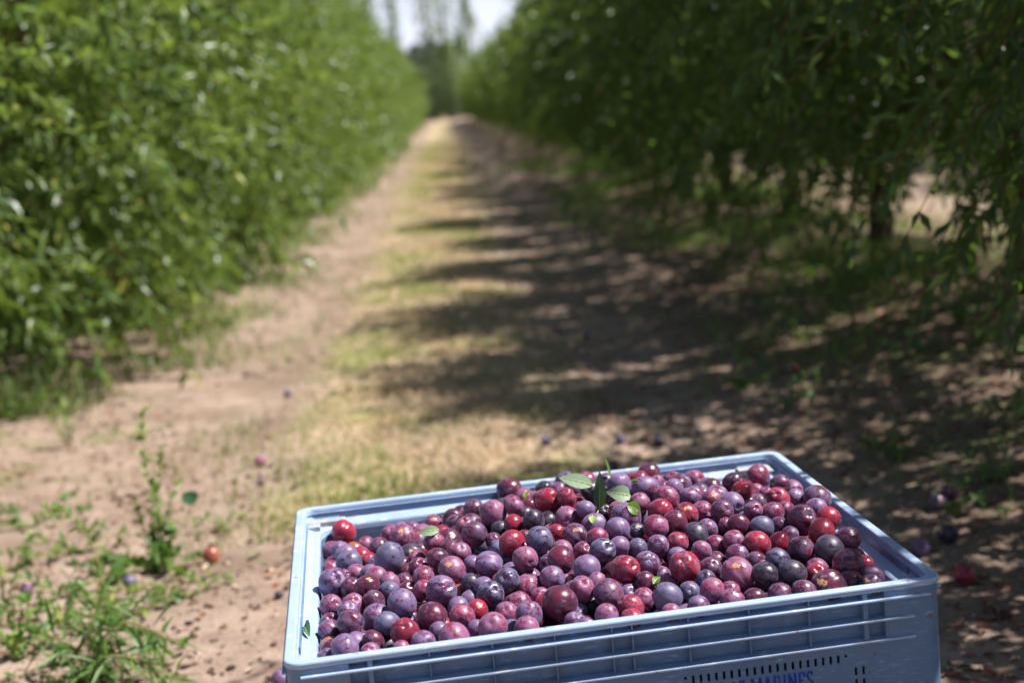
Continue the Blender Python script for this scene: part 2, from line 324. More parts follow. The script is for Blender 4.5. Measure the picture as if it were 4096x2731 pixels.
PLUMS = """\
1080,9156,-486,293,R2|bright red plum perched alone in the back left corner of the crate
799,8437,-696,246,M1|mauve pink plum just in front and left of the lone red corner plum
988,8040,-580,220,P1|dusty purple plum just in front of the lone red corner plum
1280,8766,-833,205,O0|half-buried orange-fleshed plum just in front and right of the lone red corner plum
1441,8079,-756,205,M0|half-buried mauve pink plum just left of the big dark blue plum at left
1593,9022,-834,205,M0|half-buried mauve pink plum just behind and left of the big dark blue plum at left
1881,7402,-420,233,D1|dark maroon plum just behind and left of the big dark blue plum at left
2087,9241,-820,205,R0|half-buried red plum just left of the brown-scarred mauve plum
2431,6962,-110,289,M2t|mauve plum with a shrivelled brown scar near the back left wall
2706,8546,-446,190,P1|small dusty purple plum just behind and right of the brown-scarred mauve plum
2438,9241,-647,205,P0|half-buried dusty purple plum just behind the brown-scarred mauve plum
2064,5309,-34,316,B2|large dark dusty blue plum standing out on the left slope
1182,6751,-463,265,B1|blue-grey plum just behind and right of the plum leaning on the left ledge
802,7670,-774,205,D0|half-buried dark maroon plum just behind the plum leaning on the left ledge
1455,7687,-673,205,R0|half-buried red plum just in front and right of the lone red corner plum
1608,7119,-613,205,R0|half-buried red plum just left of the big dark blue plum at left
872,4893,-273,322,P2|large blotched purple plum leaning on the left rim ledge
1060,5753,-416,140,M1|small mauve pink plum just behind and right of the plum leaning on the left ledge
759,7271,-739,205,M0|half-buried mauve pink plum just behind the plum leaning on the left ledge
1329,6323,-592,205,M0|half-buried mauve pink plum just behind and left of the tan-topped dark plum
1612,5979,-528,212,P0|half-buried dusty purple plum just behind the tan-topped dark plum
2566,6545,-384,239,K0t|half-buried near-black plum just in front and right of the brown-scarred mauve plum
2793,7735,-488,205,P0|half-buried dusty purple plum just right of the brown-scarred mauve plum
2663,5907,-337,211,M0|half-buried mauve pink plum just in front and right of the brown-scarred mauve plum
2651,4791,-143,215,M1|mauve pink plum, second such one right of the big dark blue plum at left
2702,4142,-144,227,M1|mauve pink plum just behind and left of the very large lavender plum
2402,5377,-405,205,D0|half-buried dark maroon plum just in front of the brown-scarred mauve plum
2335,4625,-375,205,D0|half-buried dark maroon plum just right of the tan-topped dark plum
2001,4385,-249,223,M1|mauve pink plum just right of the tan-topped dark plum
1554,4002,-128,226,D2t|dark plum with a tan patch of bare skin on top
1227,4505,-306,220,D1|dark maroon plum just left of the tan-topped dark plum
1992,3897,-255,209,B1|blue-grey plum just right of the tan-topped dark plum
2352,4128,-384,205,D0|half-buried dark maroon plum just left of the very large lavender plum
2656,3479,-178,206,M1|mauve pink plum just left of the very large lavender plum
787,3840,-384,225,M1|mauve pink plum just in front of the plum leaning on the left ledge
1246,3637,-340,218,M1|mauve pink plum just behind the dark maroon plum at front left
1660,3553,-299,206,D1|dark maroon plum just in front and right of the tan-topped dark plum
2194,2444,-26,278,P2|large dusty purple plum just in front and right of the tan-topped dark plum
1695,2607,-300,274,P1|large dusty purple plum just right of the dark maroon plum at front left
1192,2004,-123,248,D2|dark shiny maroon plum near the front left corner
1868,1654,-105,234,B2|blue-grey plum just right of the dark maroon plum at front left
773,2343,-351,220,P1|dusty purple plum just left of the dark maroon plum at front left
759,3306,-555,205,D0|half-buried dark maroon plum just left of the dark maroon plum at front left
1076,692,-106,256,P2|wide purple plum touching the front rim at the left corner
743,874,-323,189,P1|dusty purple plum, third such one in front and left of the tan-topped dark plum
763,1932,-525,205,O0|half-buried orange-fleshed plum just left of the wide purple plum at front left
1359,2068,-527,205,D0|half-buried dark maroon plum just behind and right of the wide purple plum at front left
1585,1435,-303,192,D1|small dark maroon plum just right of the wide purple plum at front left
1836,1627,-528,205,K0|half-buried near-black plum just right of the wide purple plum at front left
2177,1154,-133,269,R2|large red plum just right of the dark maroon plum at front left
2320,2569,-460,205,P0|half-buried dusty purple plum just in front and left of the very large lavender plum
2079,725,-272,163,M1|small mauve pink plum just in front and left of the very large lavender plum
1514,1076,-421,205,M0|half-buried mauve pink plum just right of the wide purple plum at front left
2475,786,-247,233,P1|dusty purple plum, second such one in front of the very large lavender plum
2459,2944,-426,205,R0|half-buried red plum just in front and left of the very large lavender plum
3204,8582,-376,209,M1t|plum with a tan split down its face close to the back wall
3433,9241,-538,205,K0|half-buried near-black plum just right of the tan-split plum by the back wall
3656,8306,-248,258,D1|dark maroon plum just right of the tan-split plum by the back wall
4106,7561,156,239,D2|dark maroon plum just left of the large smooth pink plum
4430,6303,369,302,M2|large smooth pink plum high on the left slope of the heap
5150,9529,-54,291,D2S|dark plum with a short brown stem on the left end of the crest
4904,6191,492,210,M2|mauve pink plum just in front of the stemmed plum on the crest
4920,9241,-352,205,K0|half-buried near-black plum just behind and right of the large smooth pink plum
3806,6595,43,227,M1|mauve pink plum just in front and left of the large smooth pink plum
3896,5235,292,274,D2|large dark maroon plum just behind and left of the gashed plum with a stem
4265,6538,-38,205,K0|half-buried near-black plum just in front and left of the large smooth pink plum
3376,5974,-11,269,D1t|large dark maroon plum just right of the brown-scarred mauve plum
3045,5638,111,211,M2|mauve pink plum just in front of the tan-split plum by the back wall
3533,4885,30,238,M1|mauve pink plum just behind and right of the pink plum with orange scrape
3053,4480,105,229,D2|dark maroon plum just behind and left of the pink plum with orange scrape
4779,5547,302,208,R1|red plum just behind the deep red seamed plum
4536,5907,95,205,K0|half-buried near-black plum just behind and left of the deep red seamed plum
4285,5074,139,181,D1|small dark maroon plum just left of the deep red seamed plum
4569,4087,371,262,R2|shiny deep red plum with a seam, beside the big blue-grey plum
5197,5302,398,238,K1|near-black plum just behind the big blotched blue-grey plum
5389,7584,25,205,D0|half-buried dark maroon plum just left of the large red plum with a hollow
5165,6585,147,205,K0|half-buried near-black plum just behind and left of the big blotched blue-grey plum
4929,4940,128,205,D0|half-buried dark maroon plum just right of the deep red seamed plum
5100,3777,448,283,B2|large blue-grey plum with dark blotches, midway up the heap
4714,3164,298,255,M2|mauve pink plum just in front and right of the deep red seamed plum
4333,4711,58,205,B0|half-buried blue-grey plum just in front and left of the deep red seamed plum
4428,4199,-50,205,B0|half-buried blue-grey plum just right of the gashed plum with a stem
5755,9241,-279,205,M0|half-buried mauve pink plum just left of the large red plum with a hollow
5958,9311,-141,241,K1|near-black plum just behind and left of the large red plum with a hollow
5458,9252,-227,237,M0|half-buried mauve pink plum just in front and right of the stemmed plum on the crest
3276,3645,99,279,M2t|large pink plum with an orange scrape, left of centre
2984,2835,-16,306,P2|very large lavender plum with dark blotches, lower left of heap
4008,3429,192,268,P2tS|purple plum with a brown gash beside its yellow stem
3727,4069,22,182,P1|small dusty purple plum just left of the gashed plum with a stem
4252,2420,175,237,B2|blue-grey plum just in front and right of the gashed plum with a stem
3591,3155,-62,204,K1|small near-black plum just in front and right of the pink plum with orange scrape
3804,2838,-33,186,P1|small dusty purple plum just in front of the gashed plum with a stem
3874,2052,64,256,B2|blue-grey plum just in front of the gashed plum with a stem
4649,2497,-49,241,M1|mauve pink plum just behind and left of the largest dark red plum
4809,3227,-134,205,P0|half-buried dusty purple plum just behind and left of the largest dark red plum
3330,3305,-321,205,O0|half-buried orange-fleshed plum just right of the very large lavender plum
3535,2837,-297,205,P0|half-buried dusty purple plum just right of the very large lavender plum
3259,2542,-305,205,P0|half-buried dusty purple plum just in front and right of the very large lavender plum
3572,1777,-128,211,R1t|red plum just behind and left of the large pink plum at the front rim
3255,1293,-19,238,M2|mauve pink plum just left of the large pink plum at the front rim
2715,1647,-68,266,D2|large dark maroon plum just in front of the very large lavender plum
2812,1239,-230,191,P1|small dusty purple plum just in front of the very large lavender plum
3030,452,-81,272,M2|large mauve pink plum just in front of the very large lavender plum
3463,1010,-184,160,P1|small dusty purple plum just left of the large pink plum at the front rim
3745,579,-27,265,M2|large pink plum against the front rim, left of centre
4108,1479,-151,229,M1|mauve pink plum just behind and right of the large pink plum at the front rim
4386,1834,-134,231,M1|mauve pink plum, second such one left of the largest dark red plum
4450,862,9,240,P2|dusty purple plum just left of the largest dark red plum
4336,414,-92,234,M2|mauve pink plum just right of the large pink plum at the front rim
4837,2123,-158,205,M0|half-buried mauve pink plum just left of the largest dark red plum
3870,2076,-380,205,P0|half-buried dusty purple plum just behind the large pink plum at the front rim
4108,1096,-337,205,B0|half-buried blue-grey plum just right of the large pink plum at the front rim
5637,5919,609,285,R2|large red plum with an open stem hollow left of the leaves
5987,5612,727,210,R2|red plum just right of the large red plum with a hollow
5878,5009,437,264,M1|mauve pink plum just in front and right of the large red plum with a hollow
6560,9545,-59,275,B1|large blue-grey plum just behind and right of the large red plum with a hollow
6173,9608,-193,212,P1|dusty purple plum just behind the large red plum with a hollow
7062,9558,-106,262,M1|mauve pink plum just behind and left of the navy plum under the upright leaf
6580,5856,736,240,K2|navy plum half covered by the upright green leaf
7227,6015,753,256,P2|dusty purple plum just right of the navy plum under the upright leaf
8144,9257,-203,274,R1t|large red plum just behind the glossy purple plum below the leaves
8628,9537,-84,283,D2|red-violet plum standing highest at the back of the heap
8927,9241,-274,205,P0|half-buried dusty purple plum just in front and right of the highest plum at the back
8290,7054,402,160,M1|small mauve pink plum just in front and right of the highest plum at the back
7688,5438,774,262,P2|dusty purple plum just in front of the highest plum at the back
7778,7453,187,205,M0|half-buried mauve pink plum just in front and left of the highest plum at the back
7041,5509,562,244,D1|dark maroon plum just behind and left of the glossy purple plum below the leaves
7382,4625,698,229,M2|mauve pink plum just behind and right of the glossy purple plum below the leaves
6427,6487,328,205,D0|half-buried dark maroon plum just right of the large red plum with a hollow
6251,4787,657,187,P2|small dusty purple plum just in front of the navy plum under the upright leaf
6714,5273,385,205,K0|half-buried near-black plum just left of the glossy purple plum below the leaves
6983,4148,585,297,P2|large glossy purple plum below the curled green leaf
8053,5529,506,212,M1|mauve pink plum, second such one behind and left of the glossy blue-black plum
7717,4188,605,249,R2|red plum just right of the glossy purple plum below the leaves
6338,4350,420,252,P1|dusty purple plum just behind the blue-black plum with yellow stem
5904,4112,309,265,D1t|large dark maroon plum just behind and left of the blue-black plum with yellow stem
5587,4716,238,205,R0|half-buried red plum just right of the big blotched blue-grey plum
6692,3628,507,250,P2|dusty purple plum just in front and left of the glossy purple plum below the leaves
6237,3419,444,214,M2|mauve pink plum just behind the blue-black plum with yellow stem
7118,3764,385,166,B1t|small blue-grey plum just in front and right of the glossy purple plum below the leaves
7448,3464,520,243,M2|mauve pink plum just right of the glossy purple plum below the leaves
7521,4745,314,205,B0|half-buried blue-grey plum just right of the glossy purple plum below the leaves
5551,5525,283,205,K0|half-buried near-black plum just in front of the large red plum with a hollow
5386,2842,301,261,D2|dark maroon plum just in front and right of the big blotched blue-grey plum
5562,3852,151,205,M0|half-buried mauve pink plum just in front and right of the big blotched blue-grey plum
5900,3345,231,200,M1|small mauve pink plum just left of the blue-black plum with yellow stem
6212,2777,389,258,B2S|blue-black plum with a yellow stem stub in mid heap
6594,3011,362,200,P2|small dusty purple plum just right of the blue-black plum with yellow stem
6976,3114,239,195,B1|small blue-grey plum just behind and right of the red plum with yellow stem
5817,2384,222,251,P2|dusty purple plum just in front and left of the blue-black plum with yellow stem
6491,2026,220,278,R2S|red and purple plum with a yellow stem facing right
6337,2614,0,205,D0|half-buried dark maroon plum just left of the red plum with yellow stem
6971,2173,230,237,P2|dusty purple plum just right of the red plum with yellow stem
6808,1755,18,199,D1|small dark maroon plum just in front and right of the red plum with yellow stem
5130,2417,86,249,P1|dusty purple plum just behind the largest dark red plum
5441,2654,-126,205,M0t|half-buried mauve pink plum just behind the largest dark red plum
5560,1483,131,246,M2|mauve pink plum just behind and right of the largest dark red plum
5931,2023,36,179,M1|small mauve pink plum just behind and left of the big dark red front plum
6000,1176,85,282,D2|big dark red plum just behind the orange-red front plum
5073,1140,54,321,D2|largest dark red plum of the heap, close to the front rim
6471,1780,-186,205,P0|half-buried dusty purple plum just behind the orange-red front plum
6327,826,-102,241,R1|bright orange-red plum close to the front rim
5797,390,-20,210,M2|mauve pink plum just in front of the big dark red front plum
6247,377,-145,197,R1|small red plum just in front of the orange-red front plum
6697,1446,-204,205,M0|half-buried mauve pink plum just behind and right of the orange-red front plum
5398,1390,-265,205,P0|half-buried dusty purple plum just in front and right of the largest dark red plum
5236,586,-155,198,P1|small dusty purple plum just in front of the blue-black plum with yellow stem
5729,1617,-258,205,K0|half-buried near-black plum just in front and left of the big dark red front plum
6165,2963,-85,205,R0|half-buried red plum just in front of the blue-black plum with yellow stem
5616,3015,-53,205,P0|half-buried dusty purple plum just behind and right of the largest dark red plum
5159,3886,-10,205,P0|half-buried dusty purple plum just in front of the big blotched blue-grey plum
7226,2250,-113,205,P0|half-buried dusty purple plum just behind the tall blue-grey front plum
7998,4812,675,258,M2|mauve pink plum just behind and left of the glossy blue-black plum
8452,6066,490,215,P1|dusty purple plum just behind and left of the glossy blue-black plum
8608,5257,476,236,P1|dusty purple plum just behind the glossy blue-black plum
9242,6902,103,205,K0|half-buried near-black plum just left of the scarlet and yellow plum
9122,6262,197,205,P0|half-buried dusty purple plum just right of the highest plum at the back
9063,5153,422,222,M1t|mauve pink plum just behind and right of the glossy blue-black plum
9525,6616,93,205,M0|half-buried mauve pink plum just left of the scarlet and yellow plum
9720,5787,548,227,D2|dark maroon plum just behind and left of the scarlet and yellow plum
9712,5048,553,222,R2t|glossy scarlet plum with a yellow cheek near the back wall
10964,8162,-79,274,M2|tall oval mauve plum by the back right corner pad
11241,9036,-643,205,B0|half-buried blue-grey plum just in front of the tall oval mauve plum
10744,7657,-310,205,M0|half-buried mauve pink plum just right of the scarlet and yellow plum
10519,5917,102,205,M0|half-buried mauve pink plum just in front and left of the tan-cheeked corner plum
9302,4409,514,242,P2|dusty purple plum just in front and left of the scarlet and yellow plum
8964,3974,503,238,D2|dark maroon plum just in front and left of the scarlet and yellow plum
8675,4500,403,208,M1|mauve pink plum just behind the glossy blue-black plum
8232,3997,534,231,R2t|red plum just behind and left of the glossy blue-black plum
10165,5426,122,205,P0|half-buried dusty purple plum just in front and right of the scarlet and yellow plum
9839,5202,185,205,D0|half-buried dark maroon plum just in front of the scarlet and yellow plum
9580,3814,488,194,M2|small mauve pink plum just behind and left of the slate blue plum
7893,3662,489,256,D2|dark maroon plum just behind and left of the glossy blue-black plum
8193,3143,352,241,K2|blue-black glossy plum above the small oval mauve one
8552,3627,281,208,P1|dusty purple plum just behind and right of the glossy blue-black plum
9122,3308,377,223,D2|dark maroon plum just left of the slate blue plum
8949,3653,291,157,M1|small mauve pink plum just left of the slate blue plum
8895,3978,81,205,M0|half-buried mauve pink plum just right of the glossy blue-black plum
9494,4063,224,189,P1|small dusty purple plum just behind and left of the slate blue plum
9541,3113,335,244,B2|slate blue plum right of centre, bluest on the right slope
9228,2416,244,258,R2|plum with a scarlet flank right below the slate blue plum
8840,2711,261,223,M2|mauve pink plum just left of the scarlet-flanked plum
7324,2763,356,214,P2|dusty purple plum just left of the glossy blue-black plum
7777,3012,283,215,R1|red plum just in front and left of the glossy blue-black plum
7711,3360,73,205,P0|half-buried dusty purple plum just in front and left of the glossy blue-black plum
8102,2389,270,188,M2|small mauve pink plum just in front of the glossy blue-black plum
8541,2967,149,196,M1|small mauve pink plum just in front and right of the glossy blue-black plum
7614,1810,192,299,R2S|plum with a vivid crimson top over a purple lower half
7654,2552,134,203,P1|small dusty purple plum just behind and left of the crimson-topped plum
8112,1767,113,215,D2|dark maroon plum just right of the crimson-topped plum
8426,2583,-68,205,D0|half-buried dark maroon plum just behind and left of the large yellow-spotted plum
8780,2314,110,217,P1|dusty purple plum just behind the large yellow-spotted plum
8513,1316,91,297,M2t|large mauve plum with a yellow spot, right of centre
9082,2031,12,215,D1|dark maroon plum just in front of the scarlet-flanked plum
8974,1054,98,245,K2|near-black plum just left of the matte black plum
7918,1441,19,187,B1|small blue-grey plum just in front and right of the crimson-topped plum
7843,704,72,227,M2|mauve pink plum just in front and right of the crimson-topped plum
8253,963,-84,184,M1|small mauve pink plum just in front and left of the large yellow-spotted plum
7524,1147,-73,204,B1|small blue-grey plum just right of the tall blue-grey front plum
7011,747,40,255,B2|tall blue-grey plum near the front rim right of centre
7248,1849,-153,205,M0|half-buried mauve pink plum just behind the tall blue-grey front plum
7498,393,-104,213,P2|dusty purple plum just right of the tall blue-grey front plum
8132,404,-67,224,M2|mauve pink plum just in front of the large yellow-spotted plum
8582,508,-131,207,D1|dark maroon plum just in front and right of the large yellow-spotted plum
6979,364,-151,184,M2|small mauve pink plum just in front of the tall blue-grey front plum
8366,1952,-163,205,P0|half-buried dusty purple plum just left of the large yellow-spotted plum
7898,857,-318,205,R0|half-buried red plum just in front and left of the large yellow-spotted plum
10705,5542,444,224,D2t|dark red plum with an orange-tan cheek in the back right corner
10348,4578,438,248,R2|red plum just in front of the tan-cheeked corner plum
10879,5027,265,198,P1|small dusty purple plum just in front and right of the tan-cheeked corner plum
11010,5280,-6,205,D0|half-buried dark maroon plum just behind the dimpled maroon plum
11241,4699,292,289,D2|large dark maroon plum just behind and right of the dimpled maroon plum
11049,4227,207,241,P1|dusty purple plum just behind and right of the dimpled maroon plum
10411,3209,375,286,D2|big dark maroon plum with a dimple near the right wall
10995,3262,290,244,R2|red plum just behind and right of the vivid crimson plum
10346,4150,272,221,M1|mauve pink plum just behind and left of the dimpled maroon plum
9980,3755,399,227,M2|mauve pink plum just behind and right of the slate blue plum
9993,3406,243,168,P1|small dusty purple plum just left of the dimpled maroon plum
10033,3881,3,205,P0|half-buried dusty purple plum just right of the slate blue plum
10597,2550,281,270,R2|vivid crimson plum with a pale seam near the right wall
10960,2092,215,256,D2|smooth maroon plum resting against the right wall ledge
10072,2981,133,190,P1|small dusty purple plum just in front and left of the dimpled maroon plum
10450,3434,-47,205,R0|half-buried red plum just in front of the dimpled maroon plum
9766,2734,106,210,R1|red plum just right of the scarlet-flanked plum
9946,1900,198,258,D2|dark maroon plum just behind the matte black plum
10491,2826,-80,205,R0|half-buried red plum just in front and left of the vivid crimson plum
10438,1672,187,287,K2|large near-black plum just in front of the vivid crimson plum
9393,1586,145,237,B2|blue-grey plum just behind and left of the matte black plum
9456,966,98,253,K2|matte near-black plum near the front right
10098,1433,-68,210,M1|mauve pink plum just behind and left of the very large orange-spotted plum
9948,1033,-37,231,R1|red plum just behind and left of the very large orange-spotted plum
10575,1065,117,281,D2|large dark maroon plum just in front of the maroon plum on the right ledge
11097,1608,-181,205,R0|half-buried red plum just in front and right of the maroon plum on the right ledge
10462,656,-90,205,D1|dark maroon plum just right of the very large orange-spotted plum
9981,500,-96,320,D2|very large dark plum with an orange spot at the front rim
10933,751,-104,206,P1|dusty purple plum just in front and right of the maroon plum on the right ledge
10760,389,-91,209,D2t|dark maroon plum just in front and right of the maroon plum on the right ledge
9480,394,-63,214,D1|dark maroon plum just in front and right of the matte black plum
9059,496,-127,233,D1|dark maroon plum just in front and left of the matte black plum
1147,3208,-323,222,P0|half-buried dusty purple plum just behind the dark maroon plum at front left
6450,7408,385,240,P0|half-buried dusty purple plum just left of the navy plum under the upright leaf
9425,8270,-18,257,M0|half-buried mauve pink plum just right of the highest plum at the back
1728,4838,-291,250,M0|half-buried mauve pink plum just behind and right of the tan-topped dark plum
2201,8651,-538,240,M0|half-buried mauve pink plum just left of the brown-scarred mauve plum
1114,7445,-520,251,P0|half-buried dusty purple plum just behind and right of the plum leaning on the left ledge
1260,1649,-408,218,P0|half-buried dusty purple plum just behind and right of the wide purple plum at front left
3663,7834,-231,227,D0|half-buried dark maroon plum, second such one right of the tan-split plum by the back wall
5224,3453,11,219,P0|half-buried dusty purple plum just in front and right of the big blotched blue-grey plum
6836,6324,442,262,P0|half-buried dusty purple plum just behind and left of the glossy purple plum below the leaves
2898,8189,-490,236,M0|half-buried mauve pink plum just right of the brown-scarred mauve plum
8746,6962,255,268,D0|half-buried dark maroon plum, second such one behind the glossy blue-black plum
7336,8307,160,254,D0|half-buried dark maroon plum just behind and right of the navy plum under the upright leaf
3385,5441,-87,249,D0|half-buried dark maroon plum just behind the pink plum with orange scrape
7008,4889,455,265,M0|half-buried mauve pink plum just behind and left of the glossy purple plum below the leaves
11046,5843,179,247,M0|half-buried mauve pink plum just in front and right of the tan-cheeked corner plum
4907,1672,-181,263,R0|half-buried red plum just left of the largest dark red plum
8092,8061,213,221,R0|half-buried red plum just in front and left of the highest plum at the back
9267,5542,366,242,P0|half-buried dusty purple plum just left of the scarlet and yellow plum
4471,3529,-81,222,P0|half-buried dusty purple plum just right of the gashed plum with a stem
9562,7208,60,233,D0|half-buried dark maroon plum just left of the scarlet and yellow plum
3985,7087,-62,262,D0|half-buried dark maroon plum just in front and left of the large smooth pink plum
4127,5613,-130,226,B0|half-buried blue-grey plum just behind the gashed plum with a stem
4973,1683,-633,218,D0|half-buried dark maroon plum just in front of the largest dark red plum
809,1448,-405,217,D0|half-buried dark maroon plum just left of the wide purple plum at front left"""
